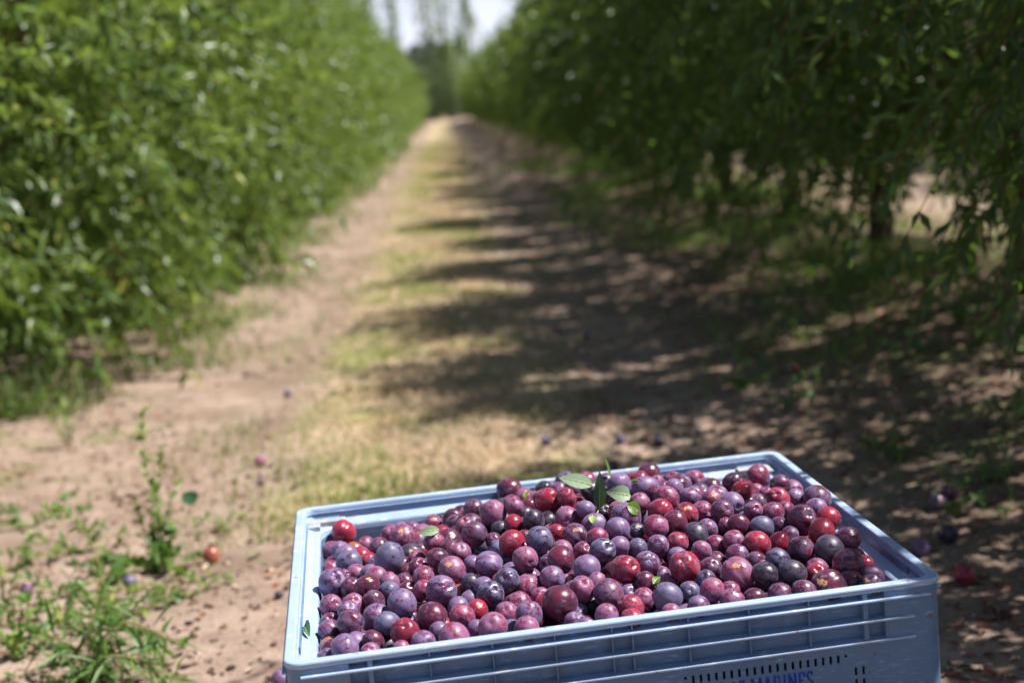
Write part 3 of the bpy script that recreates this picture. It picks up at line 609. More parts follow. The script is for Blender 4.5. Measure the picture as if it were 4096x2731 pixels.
BURIED = "1121,628,-31,217;592,648,14,236;910,277,-9,239;330,702,-20,245;800,614,33,220;831,757,2,269;625,552,37,255;335,805,-52,215;587,855,-23,230;1054,386,-5,220;483,875,-35,241;1048,655,-16,218;494,737,-15,259;939,84,-40,228;299,911,-72,219;1079,847,-46,258;852,831,-7,255;1028,823,-43,228;685,873,-23,250;963,779,-12,266;307,464,-34,215;884,584,32,261;186,827,-80,234;614,145,-35,220;1109,373,9,226;891,806,7,243;501,704,17,223;688,749,10,255;685,798,10,234;232,758,-68,264;951,887,-24,255;676,266,-2,230;719,340,9,219;351,638,-25,255;368,738,-36,240;232,167,-37,245;376,445,-11,215;921,476,8,265;626,880,-1,218;1027,685,5,228;140,517,-67,262;1013,752,-22,231;971,181,-25,244;549,214,-18,262;516,819,-20,229;894,742,19,240;423,842,-44,234;84,600,-78,215;730,682,18,267;624,613,38,217;869,89,-32,235;1026,222,-7,224;589,743,15,269;162,307,-61,240;777,866,2,222;565,698,33,250;256,220,-38,215;289,189,-43,234;992,617,2,219;1024,916,-55,223;814,136,-33,230;728,868,-9,217;175,669,-59,224;97,264,-58,219;979,826,-33,227;479,445,5,243;949,128,-28,225;220,335,-31,243;88,912,-104,220;1114,237,-29,261;674,688,31,257;765,920,-25,220;898,864,-7,228;658,410,10,225;408,613,-7,244;260,738,-30,222;776,792,-7,221;1097,681,-8,217;1104,288,-21,269;627,791,6,261;827,439,23,243;327,762,-50,235;830,662,31,256;439,894,-58,257;247,113,-49,216;290,528,-33,228;803,299,-8,221;478,785,-28,228;289,383,-40,242;761,548,26,226;430,789,-9,230;207,298,-57,222;89,529,-66,255;82,675,-83,238;234,615,-50,232;956,337,-7,251;593,91,-33,215;724,280,-10,218;957,228,-24,262;378,524,-23,221;1002,877,-48,231;285,277,-50,230;737,768,23,227;502,782,10,219;883,173,-22,216;625,910,-44,215;856,901,-34,230;980,470,22,231;191,206,-34,263;550,101,-43,219;771,657,35,248;337,421,-26,224;735,412,14,246;887,323,-4,262;714,128,-29,253;456,133,-16,236;389,357,-28,222;562,804,-14,261;302,625,-41,239;1029,490,0,262;377,143,-47,247;231,808,-67,241;390,871,-27,234;797,231,-23,224;950,608,13,216;123,409,-54,260;870,638,15,217;664,579,24,225;470,671,1,223;791,705,23,231;687,78,-41,220;424,226,-29,238;312,88,-54,253;664,357,3,232;802,479,16,230;1067,233,-20,230;110,113,-43,230;418,287,-3,215;614,697,23,233;1074,455,-1,228;602,236,-25,224;468,829,-33,242;526,435,20,237;505,604,4,233;1047,137,-26,218;761,593,29,219;553,512,11,225;445,737,-14,257;362,80,-52,216;530,880,-37,222;1118,803,-59,217;1010,446,0,229;164,432,-52,215;280,702,-52,224;671,313,-7,224;87,452,-66,220;477,85,-47,218;783,405,16,251;999,580,21,224;200,115,-60,235;213,707,-60,222;383,252,-36,258;1060,696,-25,224;766,147,-32,215;617,369,6,265;216,578,-23,219;737,81,-42,251;642,834,-10,246;628,483,20,234;450,535,-18,232;789,893,-47,226;957,438,-31,216;153,136,-82,241;975,572,-14,236;499,473,-26,244;981,266,-42,242;849,584,1,228;956,693,-35,215;637,799,-39,233;576,583,-11,236;203,654,-90,226;387,308,-63,242;546,240,-58,218;609,418,-16,244;177,409,-87,242;427,284,-55,230;304,860,-91,227;371,685,-62,250;857,125,-66,225;192,869,-113,256;202,363,-76,225;671,265,-46,216;723,616,1,240;772,200,-40,228;129,268,-95,217;726,725,-15,259;822,529,4,231;409,427,-44,253;1049,91,-54,225;929,191,-58,215;312,666,-73,222;121,376,-96,254;241,567,-80,230;1050,888,-80,247;532,703,-22,217;112,194,-94,220;604,342,-36,246;340,190,-61,251;925,381,-28,234;355,884,-66,231;1083,613,-53,252;870,286,-42,229;1084,350,-29,237;831,407,-13,237;713,534,10,247;1013,355,-37,215;1106,416,-35,258;1004,785,-56,266;344,379,-44,246;267,530,-76,225;919,866,-56,218;343,497,-48,248;221,825,-110,223;298,765,-88,256;106,786,-112,251;913,127,-60,268;1120,845,-90,221;998,618,-41,237;701,827,-38,259;126,470,-86,237;1086,707,-66,232;269,342,-67,249;269,475,-74,226;1060,821,-78,218;335,555,-59,237;1035,237,-54,231;554,444,-13,238;242,239,-85,253;853,342,-30,224;487,906,-81,243;545,914,-82,261;135,905,-121,242;794,842,-35,233;616,755,-29,258;623,99,-71,227;1097,114,-58,262;255,882,-97,252;699,455,9,215;788,629,-7,223;161,730,-107,265;627,852,-55,238;929,600,-26,258;545,386,-35,263;1062,305,-42,239;959,878,-80,247;768,110,-60,230;826,93,-55,215;500,528,-14,222;196,595,-89,240;1026,560,-27,253;213,493,-75,238;461,410,-42,249;426,367,-52,242;1113,674,-54,233;113,94,-93,250;380,607,-49,241;909,243,-40,223;725,325,-35,255;857,865,-63,258;834,692,-10,219;930,820,-51,235;663,507,-8,259;640,677,-15,233;226,86,-86,225;268,155,-82,245;93,160,-79,219;650,451,-3,221;191,255,-75,226;889,529,4,231;565,151,-66,221;886,757,-23,239;747,451,-8,226;878,912,-74,226;470,361,-45,228;115,714,-109,232;1065,173,-55,231;907,658,-11,234;188,784,-101,235;418,169,-71,234;759,266,-37,257;290,236,-81,221;247,433,-80,268;345,245,-72,251;723,191,-59,236;885,708,-22,228;1115,907,-107,236;739,888,-56,232;633,634,-4,221;401,900,-91,252;683,211,-32,268;861,471,-8,238;171,210,-85,266;1119,159,-59,222;858,230,-41,218;1073,571,-22,246;110,859,-124,239;145,679,-103,246;845,793,-36,251;392,794,-64,233;135,588,-98,229;741,779,-32,235;526,303,-32,255;945,526,-6,242;442,683,-39,261;467,234,-65,234;316,425,-68,247;440,95,-74,268;365,840,-82,250;164,81,-83,221;574,708,-26,228;438,786,-61,230;838,171,-63,247;1087,492,-38,225;997,154,-62,244;1110,540,-42,224;1120,745,-59,228;329,705,-74,216;99,564,-97,227;673,647,-8,218;463,136,-62,216;591,193,-61,252;640,307,-41,230;937,744,-38,216;798,569,12,224;1057,746,-67,241;542,838,-58,263;981,499,-22,231;704,390,-21,238;474,304,-51,245;114,323,-81,223;209,911,-121,218;904,431,-20,232;993,222,-54,216;594,466,-11,229;645,192,-59,250;261,807,-101,217;1006,672,-33,259;519,96,-74,231;793,447,-12,232;395,477,-49,255;1021,310,-25,217;989,88,-43,216;320,134,-82,257;272,603,-75,256;936,299,-44,235;465,623,-24,242;549,632,-15,241;168,560,-94,222;502,652,-29,250;608,509,-13,223;462,854,-75,216;160,347,-90,229;1050,426,-34,230;784,372,-22,243;1032,776,-94,227;489,701,-67,268;360,147,-110,234;984,396,-53,230;639,160,-99,250;750,675,-24,223;780,737,-41,268;426,555,-59,219;731,105,-92,228;211,353,-118,219;784,818,-74,215;437,732,-71,254;89,288,-124,268;490,804,-69,254;653,468,-47,215;1030,643,-72,215;519,498,-61,237;225,176,-90,229;166,305,-119,258;529,754,-75,230;123,754,-150,243;344,336,-85,228;545,308,-82,252;1069,534,-64,261;818,280,-62,241;903,779,-64,228;268,909,-137,264;602,910,-96,263;448,878,-116,264;360,505,-91,236;683,91,-90,264;229,767,-135,236;788,351,-67,239;946,553,-54,263;349,652,-95,242;377,395,-74,224;678,594,-33,224;744,570,-20,253;916,869,-101,229;852,509,-47,262;882,624,-48,236;590,818,-84,260;1112,379,-64,239;539,590,-46,248;860,204,-86,218;976,112,-95,242;697,771,-58,264;893,364,-69,219;925,177,-99,228;261,208,-117,257;897,237,-86,261;1030,307,-77,249;249,110,-121,239;317,298,-98,257;570,472,-53,218;990,910,-115,262;513,432,-68,269;364,784,-112,231;843,581,-44,234;84,428,-127,234;894,304,-79,235;589,284,-41,233;285,399,-103,262;945,649,-65,237;787,871,-92,264;78,715,-136,215;115,647,-120,247;217,534,-115,252;283,667,-114,243;317,877,-129,220;982,839,-106,240;740,503,-17,250;703,860,-76,232;393,191,-108,249;1006,438,-48,261;621,254,-77,259;416,653,-83,248;233,385,-97,215;459,516,-65,257;482,121,-106,227;694,163,-94,253;854,676,-51,229;391,262,-89,226;1084,638,-97,236;1083,820,-118,256;1000,720,-71,242;87,237,-130,240;168,846,-153,265;86,895,-162,239;920,488,-45,260;750,162,-81,226;566,538,-24,239;320,596,-97,252;509,233,-83,225;263,728,-106,216;82,596,-126,229;92,154,-124,246;220,311,-109,235;828,908,-88,269;656,885,-90,259;125,524,-131,218;733,245,-79,230;811,542,-39,255;654,374,-48,253;687,319,-60,215;170,129,-126,242;1034,836,-114,242;907,109,-103,230;911,679,-61,228;779,235,-69,229;269,857,-140,246;825,718,-50,232;1101,200,-67,230;632,585,-42,264;304,166,-117,245;191,437,-122,219;157,252,-127,250;961,770,-79,226;1119,768,-110,236;695,474,-40,222;801,163,-92,231;703,913,-105,269;632,711,-49,215;238,607,-116,231;223,696,-110,253;434,239,-101,255;740,383,-50,228;779,299,-76,229;1117,324,-76,216;209,262,-121,222;568,98,-103,244;156,798,-138,244;1056,127,-85,267;453,623,-74,229;605,385,-59,226;639,534,-43,268;1019,516,-64,251;479,557,-55,236;850,447,-53,254;961,354,-64,254;306,516,-100,221;150,186,-126,258;662,120,-60,220;509,866,-82,221;362,450,-67,227;459,278,-92,223;391,96,-97,251;577,764,-70,260;1101,272,-87,217;849,81,-107,230;1006,247,-88,236;817,482,-32,226;893,537,-41,234;157,476,-128,228;770,313,-29,215;453,347,-87,252;605,653,-36,250;176,914,-156,219;448,449,-59,218;1076,900,-134,232;788,111,-103,226;1082,778,-86,223;375,885,-124,215;314,100,-119,237;345,188,-109,225;942,268,-82,269;171,643,-132,251;982,300,-76,221;888,828,-72,238;429,825,-105,255;716,538,-40,238;701,635,-40,226;857,332,-73,230;941,398,-65,219;393,347,-94,246;91,471,-125,215;963,205,-82,226;382,739,-100,233;869,725,-63,225;808,661,-46,229;276,274,-110,256;314,811,-104,224;535,156,-98,237;1116,455,-72,246;1114,711,-102,220;870,405,-35,222;747,618,-40,228;110,816,-150,260;821,222,-77,216;1035,192,-92,228;369,573,-82,228;1076,237,-72,226;350,916,-106,234;1057,486,-70,227;929,917,-111,216;1041,602,-75,222;1107,578,-65,215;460,194,-100,223;1039,686,-74,241;883,164,-85,246;88,346,-134,215;683,429,-43,249;133,437,-115,225;512,349,-65,263;677,225,-85,225;759,421,-52,215;561,667,-54,240;651,764,-64,217;248,643,-82,224;945,720,-72,221;974,169,-119,217;885,783,-124,265;1062,256,-120,229;973,337,-120,259;788,400,-77,244;826,359,-110,227;747,878,-125,224;213,799,-169,225;1029,362,-115,258;744,732,-84,225;368,767,-159,229;984,513,-94,230;862,269,-125,248;408,881,-174,228;623,484,-90,231;879,696,-95,234;934,305,-122,265;579,422,-110,226;257,885,-193,252;559,819,-128,230;616,680,-81,237;325,729,-142,245;890,443,-91,229;621,779,-98,251;628,400,-104,232;1081,729,-125,221;920,603,-99,259;93,290,-177,246;578,638,-86,215;997,912,-163,247;488,295,-120,222;340,340,-141,221;348,239,-155,244;87,540,-177,261;1064,504,-114,219;374,828,-132,233;796,453,-100,225;1068,165,-127,259;417,601,-101,240;463,101,-162,237;664,344,-87,233;733,215,-119,243;831,694,-101,236;1024,111,-144,247;579,128,-151,260;973,727,-128,228;423,207,-140,242;980,778,-144,267;337,468,-108,237;129,253,-174,231;789,599,-76,264;149,874,-188,228;593,175,-145,246;326,572,-138,220;806,182,-136,245;1007,666,-130,232;495,201,-142,258;777,504,-54,247;211,91,-153,246;831,650,-91,220;637,112,-148,261;176,427,-174,236;1072,323,-118,234;103,590,-179,241;443,436,-130,232;1057,422,-114,242;633,565,-92,221;497,901,-157,223;379,589,-127,217;906,828,-128,254;506,106,-139,225;238,421,-131,238;196,722,-180,266;187,509,-150,269;842,104,-146,235;272,334,-122,236;271,644,-152,231;850,377,-78,219;1095,679,-148,229;846,749,-98,265;167,154,-176,268;430,731,-116,224;281,799,-181,230;575,876,-138,258;738,479,-76,230;349,135,-154,231;525,542,-90,242;97,177,-168,245;122,324,-157,237;612,352,-108,261;283,192,-168,261;85,421,-184,266;160,540,-179,245;153,669,-178,264;879,139,-146,225;959,631,-113,248;410,93,-145,269;155,710,-150,226;823,912,-159,259;922,705,-118,236;545,232,-128,227;475,494,-111,240;739,333,-83,238;212,229,-166,257;671,811,-107,219;764,277,-130,234;379,166,-161,230;1109,809,-174,220;385,295,-133,261;402,698,-96,228;524,672,-86,224;649,247,-122,222;307,669,-159,227;658,664,-95,237;1074,377,-100,245;1003,583,-105,265;143,596,-151,254;871,486,-99,215;841,821,-82,242;204,342,-165,225;169,378,-167,229;294,461,-145,229;656,190,-132,240;243,256,-146,218;942,209,-137,234;252,488,-140,255;877,870,-139,237;218,662,-148,243;631,908,-138,240;93,683,-184,240;1012,441,-98,259;109,101,-148,244;575,291,-127,221;352,858,-167,228;688,718,-54,239;822,873,-132,227;672,548,-73,221;383,383,-131,260;330,190,-154,235;603,219,-123,250;1117,886,-178,233;259,92,-169,216;818,289,-127,230;248,139,-157,233;581,553,-81,248;933,903,-151,237;1094,122,-130,266;714,637,-86,268;307,879,-184,262;499,705,-122,226;540,917,-138,240;155,779,-194,269;717,414,-91,230;354,915,-190,269;1043,745,-149,255;213,892,-199,224;547,362,-113,255;410,454,-86,228;685,284,-122,244;885,567,-82,225;561,748,-113,232;497,626,-89,243;258,306,-156,242;946,148,-150,233;942,488,-101,261;918,402,-108,244;275,559,-112,230;299,246,-156,220;1002,283,-130,251;707,88,-149,230;659,643,-54,222;1048,857,-161,219;736,814,-75,246;718,151,-141,265;1116,203,-138,226;212,607,-158,262;81,917,-209,248;279,595,-137,235;931,87,-151,242;1115,497,-126,248;466,815,-149,244;511,467,-99,215;1120,842,-149,230;127,396,-181,222;406,649,-127,225;527,790,-114,215;335,420,-134,261;265,700,-157,237;875,639,-98,221;80,656,-146,216;479,767,-96,216;442,140,-123,252;953,824,-147,232;785,225,-137,230;455,386,-123,218;181,286,-162,222;840,535,-89,254;1110,406,-105,225;657,740,-107,264;1105,607,-148,225;719,554,-87,245;675,490,-89,237;303,370,-150,266;154,89,-150,215;626,293,-112,268;128,504,-177,217;575,272,-85,228;208,163,-141,215;908,349,-114,261;513,857,-132,241;453,635,-118,246;1052,81,-109,255;1036,551,-102,220;872,392,-114,224;1004,225,-141,229;760,691,-95,222;485,434,-108,229;379,462,-135,246;418,555,-124,238;313,506,-150,258;587,712,-93,234;100,867,-204,238;804,802,-124,256;96,777,-186,231;882,82,-140,215;85,817,-208,219;1104,81,-101,241;216,875,-153,219;644,855,-132,259;711,790,-115,255;490,388,-81,234;462,685,-103,233;506,150,-142,236;1106,559,-105,239;1061,670,-118,228;223,386,-167,239;940,803,-100,231;294,122,-157,250;793,446,-57,215;269,746,-170,265;1114,262,-141,256;214,467,-168,227;463,577,-105,235;421,915,-147,221;424,510,-100,228;505,278,-84,215;769,644,-71,216;365,542,-121,246;759,113,-149,226;962,442,-116,225;789,756,-90,238;200,849,-196,253;430,278,-131,227;321,784,-163,240;77,526,-132,216;561,474,-99,231;756,832,-120,225;826,413,-103,248;385,687,-141,243;999,844,-160,228;1043,795,-135,220;727,680,-65,241;486,249,-143,243;1037,395,-71,232;872,191,-127,248;426,785,-133,254;588,433,-65,220;1012,152,-106,219;845,823,-134,217;263,547,-161,255;963,552,-106,245;1116,766,-155,226;1060,920,-187,220;711,840,-134,263;174,916,-207,253"

# ------------------------------------------------------------------ ground
def build_ground():
    xs = np.concatenate([np.linspace(-400, -12, 14), np.arange(-10, 10.01, 0.12), np.linspace(12, 400, 14)])
    ys = np.concatenate([np.linspace(-60, -1, 8), np.arange(0, 30, 0.16), np.arange(30, 80, 0.6), np.linspace(82, 1500, 40)])
    X, Y = np.meshgrid(xs, ys); Z = berm(X, Y)
    Z = np.where(np.abs(X) > 11, 0, Z) * smooth01(160, 110, Y)
    n = len(xs); V = np.stack([X, Y, Z], -1).reshape(-1, 3)
    i = np.arange(len(ys) - 1)[:, None] * n + np.arange(n - 1)[None]
    F = np.stack([i, i + 1, i + n + 1, i + n], -1).reshape(-1, 4)
    tag(link('ground', np_mesh('ground', V, F, [M_ground], smooth=True)), 'bare sandy orchard soil with a dry grass strip down the alley', kind='structure')
build_ground()

# ------------------------------------------------------------------ the crate
CX, CY, CYAW, CZ = -0.44786, 2.34031, math.radians(6.25772), 0.67964
CM = Matrix.Translation((CX, CY, 0)) @ Matrix.Rotation(CYAW, 4, 'Z')
def cr_w(u, v, z): return CM @ Vector((u, v, CZ + z))
crate = empty('plum_crate', (CX, CY, 0), CYAW)
tag(crate, 'large pale blue plastic pallet crate heaped with plums in the alley', 'crate')
def ring(inset, rad, n=9):
    out = []
    for cx_, cy_, a0 in ((1.2 - inset - rad, 1 - inset - rad, 0), (inset + rad, 1 - inset - rad, 90), (inset + rad, inset + rad, 180), (1.2 - inset - rad, inset + rad, 270)):
        for k in range(n + 1):
            a = math.radians(a0 + 90 * k / n); out.append((cx_ + rad * math.cos(a), cy_ + rad * math.sin(a)))
    return out
def ring_mesh(name, prof, mat, smooth=False, close=False):
    V = []; F = []
    for (ins, z, rad) in prof:
        V += [(x, y, CZ + z) for x, y in ring(ins, rad)]
    n = len(ring(0.01, 0.01)); m = len(prof)
    for j in range(m if close else m - 1):
        j2 = (j + 1) % m
        for k in range(n):
            F.append((j * n + k, j * n + (k + 1) % n, j2 * n + (k + 1) % n, j2 * n + k))
    return np_mesh(name, V, F, [mat], smooth=smooth)
link('rim', ring_mesh('rim', [(.024, -.012, .02), (.002, -.012, .03), (.0005, -.010, .031), (0, -.004, .032), (.001, -.0015, .031), (.003, 0, .030), (.0165, 0, .024), (.0195, -.0015, .022), (.0208, -.005, .021), (.0224, -.021, .020), (.0250, -.0275, .021), (.0300, -.0320, .024), (.0375, -.0350, .032), (.0400, -.0368, .038), (.0490, -.0375, .050), (.0520, -.039, .054), (.0540, -.043, .056), (.056, -.060, .058), (.052, -.060, .058)], M_plastic_lit), crate)
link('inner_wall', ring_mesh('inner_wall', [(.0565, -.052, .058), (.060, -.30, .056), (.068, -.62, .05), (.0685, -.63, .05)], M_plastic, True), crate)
link('floor_panel', box_mesh('floor_panel', (.02, 1.18, .02, .98, .045, .06), M_plastic), crate)
def pad(bx, by, sx, sy):
    bm = bmesh.new()
    x0, x1 = sorted((bx, bx + sx * .088)); y0, y1 = sorted((by, by + sy * .030)); add_box(bm, x0, x1, y0, y1, CZ - .040, CZ - .0255)
    x0, x1 = sorted((bx, bx + sx * .028)); y0, y1 = sorted((by + sy * .0302, by + sy * .062)); add_box(bm, x0, x1, y0, y1, CZ - .040, CZ - .0262)
    link('corner_pad', bm_mesh('corner_pad', bm, [M_pad], bevel=.002), crate)
pad(.0265, .0265, 1, 1); pad(1.1735, .0265, -1, 1); pad(.0265, .9735, 1, -1); pad(1.1735, .9735, -1, -1)

# corner posts: rounded quarter shells, flush with the plain lower wall
def corner_post(cx_, cy_, a0, sx, sy):
    bm = bmesh.new(); R = .031; w = .106; pts = []
    ax, ay = (cx_ - sx * .003 * 0, cy_)
    ox, oy = cx_ + sx * .003, cy_ + sy * .003
    arc = [(ox + sx * R - sx * R * math.cos(t), oy + sy * R - sy * R * math.sin(t)) for t in [math.pi / 2 * k / 9 for k in range(10)]]
    # arc runs from the x-face to the y-face
    path = [(ox, oy + sy * w), *arc, (ox + sx * w, oy)]
    inner = [(ox + sx * .02, oy + sy * w)] + [(ox + sx * (.02 + R * .4) - sx * R * .4 * math.cos(t), oy + sy * (.02 + R * .4) - sy * R * .4 * math.sin(t)) for t in [math.pi / 2 * k / 9 for k in range(10)]] + [(ox + sx * w, oy + sy * .02)]
    zs = (CZ - .0122, CZ - .25, .10, .0)
    g = [[[bm.verts.new((x - (cx_ - .6) * (0.02 if z < .2 else 0) * 0, y, z)) for x, y in p] for z in zs] for p in (path, inner)]
    n = len(path)
    for s in range(2):
        for r in range(3):
            for k in range(n - 1): bm.faces.new((g[s][r][k], g[s][r][k + 1], g[s][r + 1][k + 1], g[s][r + 1][k]))
    for r in range(3):
        for k in (0, n - 1): bm.faces.new((g[0][r][k], g[1][r][k], g[1][r + 1][k], g[0][r + 1][k]))
    for r in (0, 3):
        for k in range(n - 1): bm.faces.new((g[0][r][k], g[0][r][k + 1], g[1][r][k + 1], g[1][r][k]))
    me = bm_mesh('corner_post', bm, [M_plastic], smooth=True)
    o = link('corner_post', me, crate)
    try: me.set_sharp_from_angle(angle=math.radians(40))
    except Exception: pass
corner_post(0, 0, 0, 1, 1); corner_post(1.2, 0, 0, -1, 1); corner_post(0, 1, 0, 1, -1); corner_post(1.2, 1, 0, -1, -1)

SLOTS = []
for k in range(22):
    a = .708 + .01429 * k
    SLOTS.append((a, -.1262 if k in (0, 21) else -.1305, .0052, .0055 if k in (0, 21) else .0150))
for z in (-.158, -.181, -.204, -.227, -.25):
    SLOTS += [(1.026, z, .0052, .0150), (1.0405, z, .0052, .0150)]
SLOTS += [(1.2 - a, z, w, h) for a, z, w, h in SLOTS]
for k in range(30): SLOTS.append((.20 + .0276 * k, -.40, .006, .05))
def slotted(name, a0, a1, z0, z1, slots, place):
    """flat wall with real openings; place(a, d, z) -> crate coordinates, d = depth inwards"""
    zc = sorted({z0, z1, *[s[1] + s[3] / 2 for s in slots], *[s[1] - s[3] / 2 for s in slots]}, reverse=True)
    bm = bmesh.new(); T = .0045
    def quad(p): bm.faces.new([bm.verts.new(place(*q)) for q in p])
    for zt, zb in zip(zc[:-1], zc[1:]):
        zm = (zt + zb) / 2
        hs = sorted((s for s in slots if abs(s[1] - zm) < s[3] / 2), key=lambda s: s[0])
        x = a0
        for s in hs + [None]:
            xe = a1 if s is None else s[0] - s[2] / 2
            quad([(x, 0, zt), (xe, 0, zt), (xe, 0, zb), (x, 0, zb)])
            quad([(x, T, zt), (x, T, zb), (xe, T, zb), (xe, T, zt)])
            if s is not None:
                quad([(xe, 0, zt), (xe, T, zt), (xe, T, zb), (xe, 0, zb)])
                x = s[0] + s[2] / 2
                quad([(x, 0, zb), (x, T, zb), (x, T, zt), (x, 0, zt)])
    for s in slots:
        l, r, t, b = s[0] - s[2] / 2, s[0] + s[2] / 2, s[1] + s[3] / 2, s[1] - s[3] / 2
        quad([(l, 0, t), (r, 0, t), (r, T, t), (l, T, t)]); quad([(l, 0, b), (l, T, b), (r, T, b), (r, 0, b)])
    bmesh.ops.remove_doubles(bm, verts=bm.verts, dist=1e-5)
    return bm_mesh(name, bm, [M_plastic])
SIDES = dict(front=(1.2, lambda a, d, z: (a, .003 + d, CZ + z)), back=(1.2, lambda a, d, z: (1.2 - a, .997 - d, CZ + z)),
             left=(1.0, lambda a, d, z: (.003 + d, 1 - a, CZ + z)), right=(1.0, lambda a, d, z: (1.197 - d, a, CZ + z)))
def side_box(bm, place, a0, a1, d0, d1, z0, z1):
    p, q = place(a0, d0, z0), place(a1, d1, z1)
    add_box(bm, *sorted((p[0], q[0])), *sorted((p[1], q[1])), *sorted((p[2], q[2])))
for side, (W, place) in SIDES.items():
    hs = SLOTS if W > 1.1 else [(a * W / 1.2, z, w, h) for a, z, w, h in SLOTS[-30:]]
    panel = link('wall', slotted('wall', .1092, W - .1092, -.1045, -.66, hs, place), crate)
    bm = bmesh.new(); side_box(bm, place, .1092, W - .1092, .0195, .0235, -.1045, -.0122)
    for a in (.1092, W - .1092): side_box(bm, place, *(sorted((a, a + (.004 if a < .5 else -.004)))), 0.0005, .0193, -.1043, -.0124)
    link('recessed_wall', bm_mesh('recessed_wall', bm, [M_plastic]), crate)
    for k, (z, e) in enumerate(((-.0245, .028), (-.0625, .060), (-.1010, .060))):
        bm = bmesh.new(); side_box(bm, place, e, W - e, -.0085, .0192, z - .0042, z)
        link('rib', bm_mesh('rib', bm, [M_plastic_lit], bevel=.0013), crate)
    vs = [W * .5 - .0185, W * .5 + .0185] + [W * .5 + s * (.0185 + .103 + .112 * k) for s in (-1, 1) for k in range(int((W * .5 - .25) / .112) + 1) if W * .5 - (.1215 + .112 * k) > .18]
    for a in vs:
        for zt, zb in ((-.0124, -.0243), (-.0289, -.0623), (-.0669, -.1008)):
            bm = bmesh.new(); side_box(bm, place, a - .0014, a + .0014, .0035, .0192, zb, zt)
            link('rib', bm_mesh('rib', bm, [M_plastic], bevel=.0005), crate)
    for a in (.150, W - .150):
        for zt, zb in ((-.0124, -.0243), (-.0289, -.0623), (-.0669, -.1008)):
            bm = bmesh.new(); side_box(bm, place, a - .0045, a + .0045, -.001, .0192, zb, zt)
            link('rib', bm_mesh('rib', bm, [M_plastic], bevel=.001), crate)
for u in (.10, .55, 1.0):
    link('foot', box_mesh('foot', (u, u + .10, .12, .88, -.01, .0445), M_plastic, .004), crate)

# raised print on the front wall
def lettering(text, u0, ztop, h, place_d=-.0006):
    W = dict(O=.0165, S=.0145, M=.024, A=.018, R=.018, I=.0095, N=.0195, E=.016); W[' '] = .008
    V = []; F = []
    def bar(p, q, w, u, wd):
        p = Vector((u + p[0] * wd, ztop - h + p[1] * h)); q = Vector((u + q[0] * wd, ztop - h + q[1] * h))
        n = (q - p).normalized(); n = Vector((-n.y, n.x)) * w * .5; i = len(V)
        for s in (p + n, p - n, q - n, q + n): V.append((s.x, .003 + place_d - len(F) * 2e-6, CZ + s.y))
        F.append((i, i + 1, i + 2, i + 3))
    x = u0; t = .0042; s_ = .0028
    for ch in text:
        wd = W[ch] - .0022
        if ch == 'O' or ch == 'S':
            arcs = [(90, 450, .5, .5, .36, .44)] if ch == 'O' else [(20, 270, .5, .74, .33, .22), (-160, 90, .5, .25, .34, .23)]
            for a0, a1, cx_, cy_, rx, ry in arcs:
                n = 16; pt = [(cx_ + rx * math.cos(math.radians(a0 + (a1 - a0) * k / n)), cy_ + ry * math.sin(math.radians(a0 + (a1 - a0) * k / n))) for k in range(n + 1)]
                for a, b in zip(pt, pt[1:]): bar(a, b, t, x, wd)
            if ch == 'S': bar((.84, .98), (.84, .74), s_, x, wd); bar((.14, .02), (.14, .26), s_, x, wd)
        st = dict(M=[((.16, 0), (.16, 1)), ((.84, 0), (.84, 1)), ((.16, 1), (.5, .2)), ((.5, .2), (.84, 1))], A=[((.12, 0), (.5, 1)), ((.5, 1), (.88, 0)), ((.25, .35), (.75, .35))],
                  R=[((.2, 0), (.2, 1)), ((.2, .94), (.7, .94)), ((.72, .95), (.78, .55)), ((.2, .5), (.72, .5)), ((.5, .5), (.86, 0))], I=[((.5, 0), (.5, 1))],
                  N=[((.17, 0), (.17, 1)), ((.83, 0), (.83, 1)), ((.17, 1), (.83, 0))], E=[((.22, 0), (.22, 1)), ((.2, .95), (.88, .95)), ((.2, .52), (.7, .52)), ((.2, .05), (.88, .05)), ((.86, .95), (.86, .72)), ((.86, .05), (.86, .28))]).get(ch, [])
        for a, b in st: bar(a, b, t if a[0] == b[0] or ch in 'MAN' else s_, x, wd)
        for sx in dict(M=(.16, .84), A=(.12, .88), R=(.2,), I=(.5,), N=(.17, .83), E=(.2,)).get(ch, ()):
            if ch != 'E' : bar((sx - .15, .04), (sx + .15, .04), s_, x, wd)
            if ch != 'A' : bar((sx - .15, .96), (sx + .12, .96), s_, x, wd)
        x += W[ch]
    return np_mesh('lettering', V, F, [M_ink])
link('lettering', lettering('OS MARINES', .788, -.1445, .034), crate)

